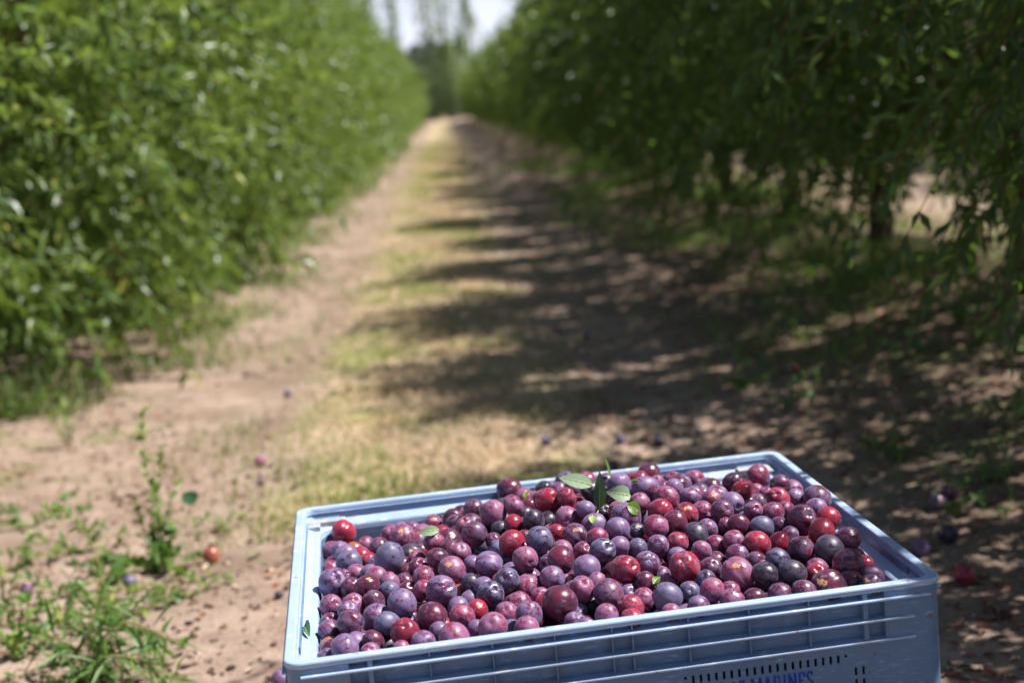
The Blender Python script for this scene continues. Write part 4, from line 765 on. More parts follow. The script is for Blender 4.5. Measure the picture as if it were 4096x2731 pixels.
# ------------------------------------------------------------------ plums
def plum_mesh(seed, nu=34, nv=22):
    r_ = np.random.default_rng(seed)
    th = np.linspace(0, math.pi, nv); ph = np.linspace(0, 2 * math.pi, nu, endpoint=False)
    T, P_ = np.meshgrid(th, ph, indexing='ij')
    R = np.ones_like(T)
    dph = np.abs((P_ + math.pi) % (2 * math.pi) - math.pi)
    R -= (.055 + .035 * r_.random()) * np.exp(-(dph / .15) ** 2) * np.sin(T) ** .5
    R -= (.10 + .12 * r_.random()) * np.exp(-(T / .23) ** 2)
    R += .015 * np.exp(-((T - .55) / .25) ** 2)
    R -= .03 * np.exp(-((math.pi - T) / .25) ** 2)
    a, b, c_ = r_.random(3) * 6
    R += .026 * np.sin(2 * P_ + a) * np.sin(T) + .014 * np.sin(3 * P_ + b) * np.sin(2 * T + c_)
    V = np.stack([R * np.sin(T) * np.cos(P_), R * np.sin(T) * np.sin(P_) * (.96 + .05 * r_.random()), R * np.cos(T) * (.94 + .20 * r_.random())], -1).reshape(-1, 3)
    i = np.arange(nv - 1)[:, None] * nu + np.arange(nu)[None]; j = np.arange(nv - 1)[:, None] * nu + (np.arange(nu)[None] + 1) % nu
    F = np.stack([i, i + nu, j + nu, j], -1).reshape(-1, 4)
    return V, F
PM = []
for s in range(7):
    V, F = plum_mesh(s); me = np_mesh('plum', V, F, [M_plum['P']], smooth=True); PM.append(me)
sv, sf = tube([(0, 0, .62), (.02, .01, .85), (.07, .02, 1.02), (.13, .02, 1.13)], [.045, .035, .035, .05], 7)
PSTEM = np_mesh('stem', [tuple(v) for v in sv], sf, [M_fruitstem], smooth=True)
rows = [r.split('|') for r in PLUMS.strip().splitlines()]
PL = []
CAMV = Vector((0, 0, CAM_H))
pr = random.Random(4)
def add_plum(p, r, col, label, pole=None, tanface=None, scar=False, stem=False, group=None, flat=1.0):
    me = PM[pr.randrange(len(PM))]
    o = link('plum', me); o.material_slots[0].link = 'OBJECT'; o.material_slots[0].material = (M_plum_t if scar else M_plum)[col]
    o.location = p
    if pole is None: pole = Vector((pr.gauss(0, 1), pr.gauss(0, 1), pr.gauss(0, 1)))
    pole = pole.normalized()
    if tanface is not None:
        X = tanface.normalized(); Z = (pole - X * pole.dot(X)).normalized(); Y = Z.cross(X)
        M3 = Matrix((X, Y, Z)).transposed()
    else:
        a = pole.orthogonal().normalized(); b = pole.cross(a); t = pr.uniform(0, 6.28)
        X = a * math.cos(t) + b * math.sin(t); M3 = Matrix((X, pole.cross(X), pole)).transposed()
    o.rotation_mode = 'QUATERNION'; o.rotation_quaternion = M3.to_quaternion()
    o.scale = (r * pr.uniform(1.0, 1.04), r * pr.uniform(1.0, 1.04), r * pr.uniform(1.0, 1.05) * flat)
    tag(o, label, 'plum', group)
    if stem: link('stem', PSTEM, o)
    return o
for head, lab in rows:
    u, v, z, r, cl = head.split(','); u, v, z, r = (float(k) / 1e4 for k in (u, v, z, r))
    p = cr_w(u, v, z); cam_d = (CAMV - p).normalized()
    side = cam_d.cross(Vector((0, 0, 1))).normalized()     # towards the left of the picture
    pole = None; tf = None; stem = 'S' in cl
    own = lab.split(' just ')[0].split(' such one ')[0]
    if stem or 'hollow' in own or 'dimple' in own or pr.random() < .13:
        pole = cam_d * .8 + Vector((0, 0, 1)) * pr.uniform(.15, .6) - side * pr.uniform(-.2, .6)
        if 'resting' in own: pole = None
    if 'yellow stem facing right' in own or 'gash beside' in own: pole = cam_d * .75 - side * .6 + Vector((0, 0, .25))
    if 'brown stem' in own: pole = side + Vector((0, 0, -.1)) + cam_d * .15
    if 't' in cl or 'yellow spot' in own or 'orange spot' in own or 'scrape' in own or 'cheek' in own:
        tf = cam_d * .9 + Vector((0, 0, 1)) * .45 - side * pr.uniform(-.25, .25)
        if 'on top' in own: tf = Vector((0, 0, 1)) + cam_d * .45
        if 'cheek' in own: tf = cam_d * .8 + side * .7
        pole = pole or Vector((pr.uniform(-1, 1), pr.uniform(-1, 1), pr.uniform(-.3, 1)))
    PL.append((p, r)); add_plum(p, r, cl[0], lab, pole, tf, tf is not None and 'yellow stem' not in own, stem, 'plums heaped in the crate')
# the plums below them, too deep and too many to pick apart
bv, bf = plum_mesh(99, 18, 12); Vs = []; Fs = []; Ms = []
mats5 = [M_plum[k] for k in 'PMDRB']
for k, e in enumerate(BURIED.split(';')):
    u, v, z, r = (float(q) for q in e.split(','))
    q = Matrix.Rotation(pr.uniform(0, 6.28), 3, Vector((pr.gauss(0, 1), pr.gauss(0, 1), pr.gauss(0, 1))).normalized())
    c_ = np.array((u / 1e3, v / 1e3, CZ + z / 1e3)) / .024
    Vs.append((bv @ np.array(q)) * (r / 1e4 / .024) + c_); Fs.append(bf + k * len(bv)); Ms.append(np.full(len(bf), pr.choice((0, 0, 1, 1, 2, 2, 3, 4))))
V = np.concatenate(Vs)
o = link('plum_pile', np_mesh('plum_pile', V, np.concatenate(Fs), mats5, True, np.concatenate(Ms)))
o.matrix_world = CM @ Matrix.Scale(.024, 4)
tag(o, 'mass of dusty purple plums filling the crate below the top layer', kind='stuff')

# fallen plums lying on the soil: picture position only chooses the spot on the ground
FALL = [(1150, 1573, .022, 'B', 'small dark blue plum on the sand at the left wheel track, farthest left one'), (1040, 1845, .026, 'M', 'pinkish plum lying on bare sand between the weeds and the wheel track'),
        (1045, 1925, .018, 'P', 'small violet plum just in front of the pinkish plum on the sand'), (845, 2222, .031, 'O', 'rotting orange-red plum on the sand beside the sprawling weed'),
        (615, 2560, .030, 'D', 'flattened reddish-brown plum on bare sand left of the crate'), (2185, 1762, .026, 'B', 'dark blue plum in the straw, leftmost of three behind the crate'),
        (2480, 1758, .025, 'B', 'dark blue plum in the straw, middle of three behind the crate'), (2635, 1766, .028, 'K', 'nearly black plum in the straw, rightmost of three behind the crate'),
        (2450, 1868, .030, 'D', 'purple plum on the ground close behind the back rim of the crate'), (3790, 1972, .026, 'D', 'dark plum touching another on the shaded soil, rear one of the pair'),
        (3750, 2010, .029, 'P', 'dusty purple plum in front of its twin on the shaded soil'), (3790, 2135, .034, 'K', 'black plum with an orange wound on the shaded soil right of the crate'),
        (3680, 2190, .031, 'P', 'purple plum lying close to the right rim of the crate'), (3857, 2298, .033, 'R', 'red-violet plum alone on the soil near the crate front right corner'),
        (3031, 1020, .028, 'M', 'small pale violet plum in the deep shade under the right row'), (2471, 920, .034, 'R', 'reddish plum in a light patch at the edge of the right row shade'),
        (78, 1565, .026, 'M', 'pale pink plum among grass under the left hedge of trees'), (518, 2326, .024, 'B', 'dark blue plum under the sprawling weed leaves'),
        (1125, 2718, .030, 'P', 'purple plum half hidden at the front left foot of the crate'), (1115, 2378, .015, 'K', 'tiny shrivelled plum on the sand left of the crate'),
        (106, 2365, .025, 'P', 'violet plum among the weeds near the left picture edge'), (2350, 1335, .028, 'B', 'blue plum on the shaded track far behind the crate'),
        (2230, 1320, .026, 'M', 'mauve plum in the grass strip well behind the crate'), (3180, 1480, .028, 'R', 'red plum among fallen leaves in the right row shade')]
for px, py, r, cl, lab in FALL:
    g = on_ground(px, py, .02); z = float(berm(g.x, g.y))
    g = on_ground(px, py, z + r * .85)
    fl = .72 if 'flattened' in lab else 1.0
    wound = 'wound' in lab
    pole = Vector((0, 0, 1)) if fl < 1 else None
    tf = Vector((-.8, -.5, .5)) if wound else None
    p = Vector((g.x, g.y, z + r * fl * .90))
    add_plum(p, r, cl, lab, pole, tf, wound, False, 'plums fallen on the ground', fl)

# ------------------------------------------------------------------ loose leaves on the heap
def heap_hit(px, py, pad_=.004, default=2.8):
    d = ray(px, py); best = None
    for c_, r in PL:
        oc = CAMV - c_; b = oc.dot(d); q = b * b - (oc.dot(oc) - r * r)
        if q > 0:
            t = -b - math.sqrt(q)
            if best is None or t < best: best = t
    return CAMV + d * ((best or default) - pad_)
def leaf_thing(label, base, tip, width, nrm, mat, curl=.15, fold=.25, petiole=None, shape=1.0, n=12, twist=0.0, name='plum_leaf'):
    base, tip = Vector(base), Vector(tip); ax = tip - base; ln = ax.length; ax = ax / ln
    nrm = Vector(nrm); nrm = (nrm - ax * nrm.dot(ax)).normalized(); sd = ax.cross(nrm)
    V = []; F = []; m = 7
    for i in range(n + 1):
        t = i / n; w = width * .5 * (math.sin(math.pi * t ** (.85 * shape)) ** .8 if 0 < t < 1 else 0.02) * (1 - .25 * t)
        c_ = base + ax * ln * t + nrm * (curl * ln * math.sin(math.pi * t))
        a = twist * (t - .5); s2 = sd * math.cos(a) + nrm * math.sin(a); n2 = nrm * math.cos(a) - sd * math.sin(a)
        for k in range(m):
            q = (k - m // 2) / (m // 2); ser = 1 + .05 * math.sin(i * 2.9 + q)
            vein = .0009 * (1 - abs(q)) * (1 if (i + abs(k - m // 2)) % 2 else -1) if 0 < i < n else 0
            V.append(tuple(c_ + s2 * (q * w * ser) + n2 * (abs(q) * w * fold + vein)))
    for i in range(n):
        for k in range(m - 1): F.append((i * m + k, i * m + k + 1, (i + 1) * m + k + 1, (i + 1) * m + k))
    root = empty(name, base); tag(root, label, 'leaf')
    V = [tuple(Vector(v) - base) for v in V]
    link('blade', np_mesh('blade', V, F, [mat], smooth=True), root)
    rib = [base + ax * ln * t + nrm * (curl * ln * math.sin(math.pi * t) - .0006) for t in (0, .25, .5, .75, .97)]
    lst = [([p - base + nrm * .0012 for p in rib], [.0009, .0008, .0006, .0004, .0002])]
    link('midrib', tubes_mesh('midrib', lst, M_rib, 5), root)
    if petiole is not None:
        pe = Vector(petiole); link('petiole', tubes_mesh('petiole', [([Vector((0, 0, 0)), (pe - base) * .5 + Vector((.001, 0, .001)), pe - base], [.0010, .0011, .0014])], M_rib, 5), root)
    return root
def leaf_single(name, c1, c2, tr, tf, gl):
    m, nt, out = newmat(name); v = objcoord(nt)
    p = N(nt, 'BsdfPrincipled', Roughness=gl)
    L(nt, mixc(nt, noise(nt, v, 60.0, 4.0), c1, c2), p.inputs['Base Color'])
    L(nt, bump(nt, noise(nt, v, 300.0, 3.0), .25, .0006), p.inputs['Normal'])
    t = N(nt, 'BsdfTranslucent'); t.inputs['Color'].default_value = (*tr, 1)
    mx = nt.nodes.new('ShaderNodeMixShader'); mx.inputs[0].default_value = tf
    L(nt, p.outputs[0], mx.inputs[1]); L(nt, t.outputs[0], mx.inputs[2]); L(nt, mx.outputs[0], out.inputs[0]); return m
M_rib = simple('leaf_rib', (0.42, 0.50, 0.22), (0.48, 0.52, 0.26), 5, 0.6, 0)
ML_dark = leaf_single('upper_leaf_face', (0.035, 0.10, 0.045), (0.07, 0.16, 0.07), (.1, .2, .03), .15, .28)
ML_pale = leaf_single('lower_leaf_face', (0.24, 0.34, 0.20), (0.31, 0.41, 0.25), (.2, .3, .08), .2, .5)
ML_lit = leaf_single('backlit_leaf', (0.08, 0.20, 0.02), (0.13, 0.28, 0.03), (.30, .55, .03), .5, .4)
ML_fresh = leaf_single('fresh_leaf', (0.26, 0.42, 0.08), (0.34, 0.50, 0.12), (.3, .5, .08), .3, .45)
def EN(x, y): return (2160 + x / 4.612, 1820 + y / 4.612)
_last = [2.8]
def hp(px, py, pad_=.004, tip=False):
    p = heap_hit(px, py, pad_); d = (p - CAMV).length
    if tip: d = min(max(d, _last[0] - .035), _last[0] + .02)
    else: _last[0] = d
    return CAMV + ray(px, py) * d
def cv(p, up=.4, sd=0.0): return (CAMV - p).normalized() + Vector((sd, 0, up))
def over(p, q, off, pad_=.004):
    """both ends at the distance of the nearest plum under the leaf, so that it lies on top"""
    d = min((heap_hit(p[0] + (q[0] - p[0]) * k / 8 + ox, p[1] + (q[1] - p[1]) * k / 8 + oy, pad_, 3.2) - CAMV).length for k in range(9) for ox, oy in ((0, 0), off, (-off[0], -off[1])))
    _last[0] = d
    return CAMV + ray(*p) * d, CAMV + ray(*q) * d
def two(p, q, pa=.006, pb=.006): return hp(*p, pa), hp(*q, pb, True)
a, b = two(EN(1090, 990), EN(1100, 295), .012, .014)
leaf_thing('upright dark green plum leaf with a pale midrib, standing amid the heap crest', a, b, .031, cv(a, .1, .15), ML_dark, .05, .22, hp(*EN(1025, 1112), .004, True))
a, b = two(EN(975, 555), EN(345, 412), .012, .012)
leaf_thing('broad pale green leaf lying flat left of the upright leaf', a, b, .040, cv(a, .7), ML_pale, .05, .12)
a, b = over(EN(1665, 745), EN(1222, 670), (0, 14))
leaf_thing('pale curled leaf with a torn edge right of the upright leaf', a, b, .040, cv(a, .25, -.1), ML_pale, .08, .2, hp(*EN(1625, 835), .006, True), .8, twist=.5)
a, b = two(EN(1600, 935), EN(1862, 1075), .006, .010)
leaf_thing('bright sunlit green leaf draped over the glossy purple plum', a, b, .034, cv(a, .5, .4), ML_lit, .14, .25, None, .9)
a, b = two(EN(965, 1105), EN(965, 1260), .006, .008)
leaf_thing('tiny light green leaf tip hanging below the upright leaf stalk', a, b, .017, cv(a, .3), ML_fresh, .05, .2)
a = hp(*EN(1285, 395), .006); b = CAMV + ray(*EN(1192, 30)) * ((a - CAMV).length)
leaf_thing('thin leaf seen edge on, sticking up from the crest like a spike', a, b, .010, cv(a, 0, .9), ML_lit, .05, .5)
a, b = over((1757, 2117), (1672, 2134), (0, 8))
leaf_thing('pale green leaf on the left slope by the tan split plum', a, b, .026, cv(a, .4), ML_pale, .08, .2)
a, b = two((2612, 2335), (2638, 2306), .008, .008)
leaf_thing('small dark green leaf wedged between plums right of centre', a, b, .016, cv(a, .5), ML_lit, .1, .3)
a, b = two((2098, 1990), (2120, 1957), .006, .006)
leaf_thing('little green leaf poking out behind the big red plum', a, b, .012, cv(a, .3), ML_lit, .1, .4)
a, b = two((2330, 2448), (2349, 2480), .006, .006)
leaf_thing('small bright leaf squeezed in near the front rim', a, b, .010, cv(a, .2), ML_lit, .1, .4)
a, b = two((2556, 1921), (2524, 1927), .006, .006)
leaf_thing('slender green leaf stub between two plums right of the crest', a, b, .010, cv(a, .3), ML_lit, .1, .3)
p0 = cr_w(.030, .205, -.0345)
leaf_thing('torn shrivelled green leaf lying on the left ledge of the crate rim', p0 + Vector((-.006, .055, .003)), p0 + Vector((.010, 0, .004)), .030, Vector((-.3, -.2, 1)), ML_dark, .18, .5, p0 + Vector((-.016, .062, .001)), .9, twist=1.2)

# ------------------------------------------------------------------ trees
def leaves_from(P, D, ln, wd, rs, up=None):
    """folded lance-shaped leaves: 5 vertices, 4 triangles each"""
    n = len(P); D = D / np.linalg.norm(D, axis=1, keepdims=True)
    U = rs.normal(size=(n, 3)) * .55 + np.array([0, 0, 1.0])
    S = np.cross(D, U); S /= np.linalg.norm(S, axis=1, keepdims=True) + 1e-9
    Nn = np.cross(S, D)
    ln = ln[:, None]; wd = wd[:, None]
    mid = P + D * ln * .45 - Nn * ln * .02
    V = np.stack([P, mid + S * wd + Nn * wd * .45, mid, mid - S * wd + Nn * wd * .45, P + D * ln - Nn * ln * .12], 1)
    o = np.arange(n)[:, None, None] * 5
    F = (np.array([(0, 1, 2), (0, 2, 3), (2, 1, 4), (3, 2, 4)])[None] + o).reshape(-1, 3)
    return V.reshape(-1, 3), F
def crown_mesh(name, seed, nsh, lps, ll, zb, zt, rw, mat, droop=.30, low=.5, gap=.42, ry=1.0, lenr=(.35, .85), pool=2, lump_=1.0):
    rs = np.random.default_rng(seed)
    z = zb + (zt - zb) * rs.beta(1.25, 1.25, nsh * pool); ph = rs.uniform(0, 2 * np.pi, nsh * pool)
    t = (z - zb) / (zt - zb)
    prof = np.where(t < .35, low + (1 - low) * smooth01(0, .35, t), 1 - .62 * smooth01(.45, 1.02, t))
    lump = 1 + lump_ * .15 * np.sin(3 * ph + seed) * np.sin(2.1 * z + seed) + lump_ * .10 * np.sin(5 * ph - 2.7 * z + seed * 2)
    g = np.sin(4 * ph + 1.7 * z + seed) * np.sin(3.3 * z - 2 * ph + seed * 1.3) + .5 * np.sin(9 * ph + 5 * z)
    s = np.sqrt(rs.uniform(.10, 1, nsh * pool))
    keep = np.where((g > -gap) | (s < .6))[0][:nsh]
    z, ph, t, prof, lump, s = (q[keep] for q in (z, ph, t, prof, lump, s)); m = len(z)
    out = np.stack([np.cos(ph), np.sin(ph), np.zeros(m)], 1)
    R = rw * prof * lump * s
    B = out * R[:, None]; B[:, 1] *= ry; B[:, 2] = z
    upw = -.75 + 2.1 * smooth01(0, .9, t)
    Dr = out * .75 + np.array([0, 0, 1.0]) * upw[:, None] + rs.normal(size=(m, 3)) * .42
    Dr /= np.linalg.norm(Dr, axis=1, keepdims=True)
    Ls = rs.uniform(*lenr, m) * np.where(t > .75, 1.35, 1.0)
    tt = rs.uniform(.08, 1, (m, lps)); tt.sort(axis=1)
    dz = droop * (Ls[:, None] * tt ** 2) * np.where(t < .5, 1.3, .6)[:, None]
    P = B[:, None] + Dr[:, None] * (Ls[:, None] * tt)[..., None]; P[..., 2] -= dz
    T = Dr[:, None] + np.zeros_like(P); T[..., 2] -= 2 * droop * tt * np.where(t < .5, 1.3, .6)[:, None]
    pr_ = rs.normal(size=P.shape); D = T * .55 + pr_ * .62; D[..., 2] -= .22
    n = m * lps
    ln = ll * rs.uniform(.65, 1.2, n); wd = ln * rs.uniform(.13, .19, n)
    P = P.reshape(-1, 3); P[:, 2] = np.maximum(P[:, 2], .03)
    V, F = leaves_from(P, D.reshape(-1, 3), ln, wd, rs)
    # the twigs the leaves sit on
    k = np.linspace(0, 1, 5); TP = B[:, None] + Dr[:, None] * (Ls[:, None] * k)[..., None]
    TP[..., 2] -= droop * (Ls[:, None] * k ** 2) * np.where(t < .5, 1.3, .6)[:, None]
    wv = .004 * (1 - .7 * k)[None, :, None] * np.array([1, 0, 0])
    w2 = .004 * (1 - .7 * k)[None, :, None] * np.array([0, 1, .5])
    Q = np.concatenate([np.stack([TP + wv, TP - wv], 2), np.stack([TP + w2, TP - w2], 2)], 0)   # (2m,5,2,3)
    VQ = Q.reshape(-1, 3); o = len(V)
    base = (np.arange(2 * m) * 10)[:, None, None] + (np.arange(4) * 2)[None, :, None]
    q1 = (base + np.array([0, 1, 3])).reshape(-1, 3); q2 = (base + np.array([0, 3, 2])).reshape(-1, 3)
    FT = np.concatenate([q1, q2]) + o
    V = np.concatenate([V, VQ]); mi = np.concatenate([np.zeros(len(F)), np.ones(len(FT))]); F = np.concatenate([F, FT])
    return np_mesh(name, V, F, [mat, M_twig], False, mi)
def wobble_path(a, b, n, amp, rs, sag=0.0):
    a, b = np.array(a, float), np.array(b, float); out = []
    for i in range(n + 1):
        t = i / n; p = a + (b - a) * t + rs.normal(size=3) * amp * math.sin(math.pi * min(1, t * 1.2)) ; p[2] += sag * math.sin(math.pi * t)
        out.append(tuple(p))
    return out
def wood(seed, mat, lean=(0, 0), fork=.62, r0=.075, n_l=5, spread=.95, top=3.2):
    rs = np.random.default_rng(seed)
    f = (lean[0] * .6, lean[1] * .6, fork)
    tr = [(0, 0, -.12), (lean[0] * .1, lean[1] * .1, 0), (lean[0] * .3, lean[1] * .3, fork * .5), f]
    trunk = tubes_mesh('trunk', [(tr, [r0 * 1.35, r0 * 1.15, r0 * .95, r0 * 1.0])], mat, 12)
    limbs = []
    for k in range(n_l):
        a = 2 * math.pi * (k + rs.uniform(-.25, .25)) / n_l
        e = (f[0] + math.cos(a) * spread * rs.uniform(.7, 1.2), f[1] + math.sin(a) * spread * rs.uniform(.7, 1.2), top * rs.uniform(.75, 1.05))
        m_ = (f[0] + math.cos(a) * spread * .55, f[1] + math.sin(a) * spread * .55, fork + (e[2] - fork) * .35)
        p1 = [f, tuple((np.array(f) + m_) / 2 + rs.normal(size=3) * .03), m_] + wobble_path(m_, e, 4, .04, rs)[1:]
        lst = [(p1, list(np.linspace(r0 * .62, .012, len(p1))))]
        for j in range(4):
            s0 = np.array(p1[rs.integers(2, len(p1) - 1)]); d = rs.normal(size=3); d[2] = abs(d[2]) * .6; d /= np.linalg.norm(d)
            lst.append((wobble_path(s0, s0 + d * rs.uniform(.4, .9), 3, .03, rs), [.016, .012, .008, .004]))
        limbs.append(tubes_mesh('branch', lst, mat, 7))
    return trunk, limbs
NEAR_L = [crown_mesh('crown', s, 1350, 25, .125, .35, 4.3, 1.60, M_leaf, low=.80, gap=-.30, lenr=(.30, .85), pool=3, lump_=1.5) for s in (3, 8, 14)]
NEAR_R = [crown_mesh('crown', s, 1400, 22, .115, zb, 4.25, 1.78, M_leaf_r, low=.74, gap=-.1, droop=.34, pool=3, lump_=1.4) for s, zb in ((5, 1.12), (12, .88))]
FAR_L = [crown_mesh('crown', s, 620, 15, .19, .2, 4.5, 1.66, M_leaf, low=.85, gap=.1, pool=3, lump_=1.6) for s in (21, 22)]
FAR_R = [crown_mesh('crown', s, 620, 15, .19, .9, 4.2, 1.85, M_leaf, low=.65, gap=.2, pool=3, lump_=1.5) for s in (31, 32)]
WOOD_L = [wood(1, M_bark_red), wood(2, M_bark_red)]
WOOD_R = [wood(3, M_bark, (-.22, .05), .85, .105), wood(4, M_bark, (.06, -.05), .62, .10)]
def tree(x, y, rz, sc, crown, wd, label, group, near=True, mirror=1):
    t = empty('plum_tree', (x, y, float(berm(x, y)) - .02), rz); t.scale = (sc * mirror, sc, sc)
    tag(t, label, 'tree', group)
    c_ = link('crown', crown, t)
    link('trunk', wd[0], t)
    if near:
        for l in wd[1]: link('branch', l, t)
    return t
ORDW = ['nearest', 'second', 'third', 'fourth', 'fifth', 'sixth', 'seventh', 'eighth']
tr = random.Random(9)
# left hand row, lit by the sun
y = 7.0; k = 0
while y < 118:
    near = y < 23
    if k < 8: lab = f'{ORDW[k]} sunlit plum tree in the left row, its leaves reaching down to the weeds'
    else: lab = 'sunlit plum tree in the far, blurred part of the left row'
    tree(rowx((-3.95 if k == 0 else -3.42) + tr.uniform(-.12, .12), y), y, tr.uniform(0, 6.28), tr.uniform(.86, 1.13), NEAR_L[k % 3] if near else FAR_L[k % 2], WOOD_L[k % 2], lab, 'plum trees of the left row', near)
    y += 2.55 * tr.uniform(.93, 1.07); k += 1
# right hand row, seen from its shaded side; the first of them stand beside the crate
ys = [1.9, 5.0, 8.1, 10.7]; y = 13.6
while y < 118: ys.append(y); y += 2.7 * tr.uniform(.94, 1.06)
nm = ['plum tree of the right row standing beside the crate, its shade on the crate corner', 'plum tree of the right row just outside the picture beside the crate', 'nearest visible plum tree on the right, thick leaning trunk at the picture edge', 'second visible plum tree on the right, drooping low over the shaded soil',
      'third visible plum tree on the right behind the drooping one', 'fourth visible plum tree on the right', 'fifth visible plum tree on the right with sunlit ground behind its trunk', 'sixth visible plum tree on the right', 'seventh visible plum tree on the right']
for k, y in enumerate(ys):
    near = y < 25
    lab = nm[k] if k < len(nm) else 'shaded plum tree in the far, blurred part of the right row'
    lat = (3.36 if k == 2 else 3.15) + tr.uniform(-.08, .08); sc = tr.uniform(.95, 1.06)
    sc *= {0: .80, 1: .86, 2: 1.0, 3: .90, 4: .88, 5: .78, 6: .90}.get(k, .79 + .10 * math.sin(k * 2.4))
    tree(rowx(lat, y), y, tr.uniform(0, 6.28), sc, (NEAR_R if near else FAR_R)[k % 2], WOOD_R[k % 2], lab, 'plum trees of the right row', near)
# the next row beyond, glimpsed under the crowns
y = 9.0; k = 0
while y < 48:
    tree(rowx(8.9, y), y, tr.uniform(0, 6.28), tr.uniform(.72, .82), FAR_R[k % 2], WOOD_R[k % 2], 'plum tree of the next row, glimpsed beyond the right row', 'plum trees of the row beyond', False)
    y += 2.9; k += 1

# ------------------------------------------------------------------ trees at the end of the alley
def far_tree(px, y, h, w, mat, name, label, group, seed, n=1500, ll=.5, zb=.4):
    d = ray(px, 300); x = d.x / d.y * y; rs = np.random.default_rng(seed)
    z = rs.uniform(zb, h, n); t = z / h; pr_ = np.sin(np.pi * np.clip(t * .92 + .08, 0, 1)) ** .6 * (1 + .35 * np.sin(7 * t + seed))
    ph = rs.uniform(0, 6.28, n); rr = w * pr_ * np.sqrt(rs.uniform(.05, 1, n)) * (1 + .25 * np.sin(3 * ph + z * .9))
    P = np.stack([rr * np.cos(ph), rr * np.sin(ph), z], 1); D = rs.normal(size=(n, 3)) * .7 + np.array([0, 0, .7])
    V, F = leaves_from(P, D, ll * rs.uniform(.6, 1.3, n), ll * .22 * np.ones(n), rs)
    r_ = empty(name, (x, y, 0)); tag(r_, label, 'tree', group)
    link('crown', np_mesh('crown', V, F, [mat]), r_)
    link('trunk', tubes_mesh('trunk', [([(0, 0, -.3), (0, 0, h * .3), (.1, 0, h * .92)], [.28, .2, .04])], M_bark, 8), r_)
for i, (px, y, h, w, lab) in enumerate([(1400, 175, 19, 2.0, 'leftmost tall poplar rising above the left row'), (1500, 168, 21, 1.6, 'slim poplar second from the left above the left row'), (1592, 160, 24, 1.3, 'lone slender poplar standing against the sky left of the alley end'),
                                        (1722, 150, 25, 1.9, 'tall poplar right above the end of the alley'), (1790, 156, 22, 1.5, 'thinner poplar close on the right of the one above the alley end'), (1885, 170, 14, 2.0, 'lower poplar just left of the right row')]):
    far_tree(px, y, h, w, M_poplar, 'poplar_tree', lab, 'poplars at the end of the alley', 50 + i)
for i, (px, y, h, w, lab) in enumerate([(1672, 140, 7.2, 1.7, 'dark bushy tree closing the end of the alley, left one'), (1735, 143, 7.6, 1.8, 'dark bushy tree closing the end of the alley, right one'), (1600, 150, 7.0, 2.2, 'dark bushy tree mostly behind the far left row'), (1795, 138, 7.4, 1.5, 'greenish bushy tree between the dark ones and the right row'), (1850, 146, 8.2, 1.8, 'tallest greenish bushy tree touching the far right row')]):
    far_tree(px, y, h, w, M_poplar if i > 2 else M_conifer, 'bushy_tree', lab, 'dark trees at the end of the alley', 70 + i, 2200, .45, .1)

# ------------------------------------------------------------------ grass, weeds, litter (nobody could count them)
def blades(name, label, X, Y, H, Wd, mat, lean=.5, seed=1):
    rs = np.random.default_rng(seed); n = len(X); Z = berm(X, Y) - .004
    a = rs.uniform(0, 6.28, n); dx, dy = np.cos(a), np.sin(a); b = rs.uniform(0, 6.28, n); k = rs.uniform(.1, 1, n) * lean
    B = np.stack([X, Y, Z], 1); S = np.stack([dx, dy, np.zeros(n)], 1) * (Wd * .5)[:, None]
    Ld = np.stack([np.cos(b) * k, np.sin(b) * k, np.ones(n)], 1)
    M = B + Ld * (H * .55)[:, None]; T = B + Ld * H[:, None] + np.stack([np.cos(b) * k * H * .7, np.sin(b) * k * H * .7, -H * k * .35], 1)
    V = np.stack([B - S, B + S, M + S * .8, M - S * .8, T], 1).reshape(-1, 3)
    o = np.arange(n)[:, None, None] * 5
    F = (np.array([(0, 1, 2), (0, 2, 3), (3, 2, 4)])[None] + o).reshape(-1, 3)
    tag(link(name, np_mesh(name, V, F, [mat])), label, kind='stuff')
def patch(x, y, s, seed):
    r_ = np.random.default_rng(seed); v = np.zeros_like(x)
    for k in range(7):
        a = r_.uniform(0, 6.28); f = s * r_.uniform(.5, 1.8); v += np.sin(f * (x * np.cos(a) + y * np.sin(a) * .8) + r_.uniform(0, 6.28))
    return v / 2.6
def strip(n, y0, y1, latc, lw, seed, pw=1.6):
    rs = np.random.default_rng(seed); Y = y0 + (y1 - y0) * rs.random(n) ** pw; lat = latc + rs.normal(size=n) * lw
    return rowx(lat, Y), Y, rs
X, Y, rs = strip(60000, 5.3, 60, -.22, .42, 101); pch = patch(X, Y, 2.2, 7) + .3 * rs.normal(size=len(X))
far_s = 1 + Y / 25
g = pch > .42
blades('green_grass', 'short green grass growing in patches along the middle strip', X[g], Y[g], rs.uniform(.03, .10, g.sum()), .004 * far_s[g], M_grass, .8, 2)
s_ = (pch <= .25) & (rs.random(len(X)) < .95)
blades('dry_grass', 'matted straw-coloured grass along the middle strip', X[s_], Y[s_], rs.uniform(.03, .085, s_.sum()), .0045 * far_s[s_], M_straw, 1.6, 3)
X, Y, rs = strip(24000, 8.2, 60, -2.6, .42, 103, 1.5); keep = patch(X, Y, 2.4, 9) + .6 * rs.normal(size=len(X)) > .35 + 1.3 * (1 - smooth01(8.2, 11.5, Y))
X, Y = X[keep], Y[keep]
blades('undergrowth', 'bright green weeds and grass growing under the left row of trees', X, Y, rs.uniform(.05, .38, len(X)) * np.exp(-((X + LEAN * Y + 2.6) / .5) ** 2), .010 * (1 + Y / 25), M_verge, .8, 4)
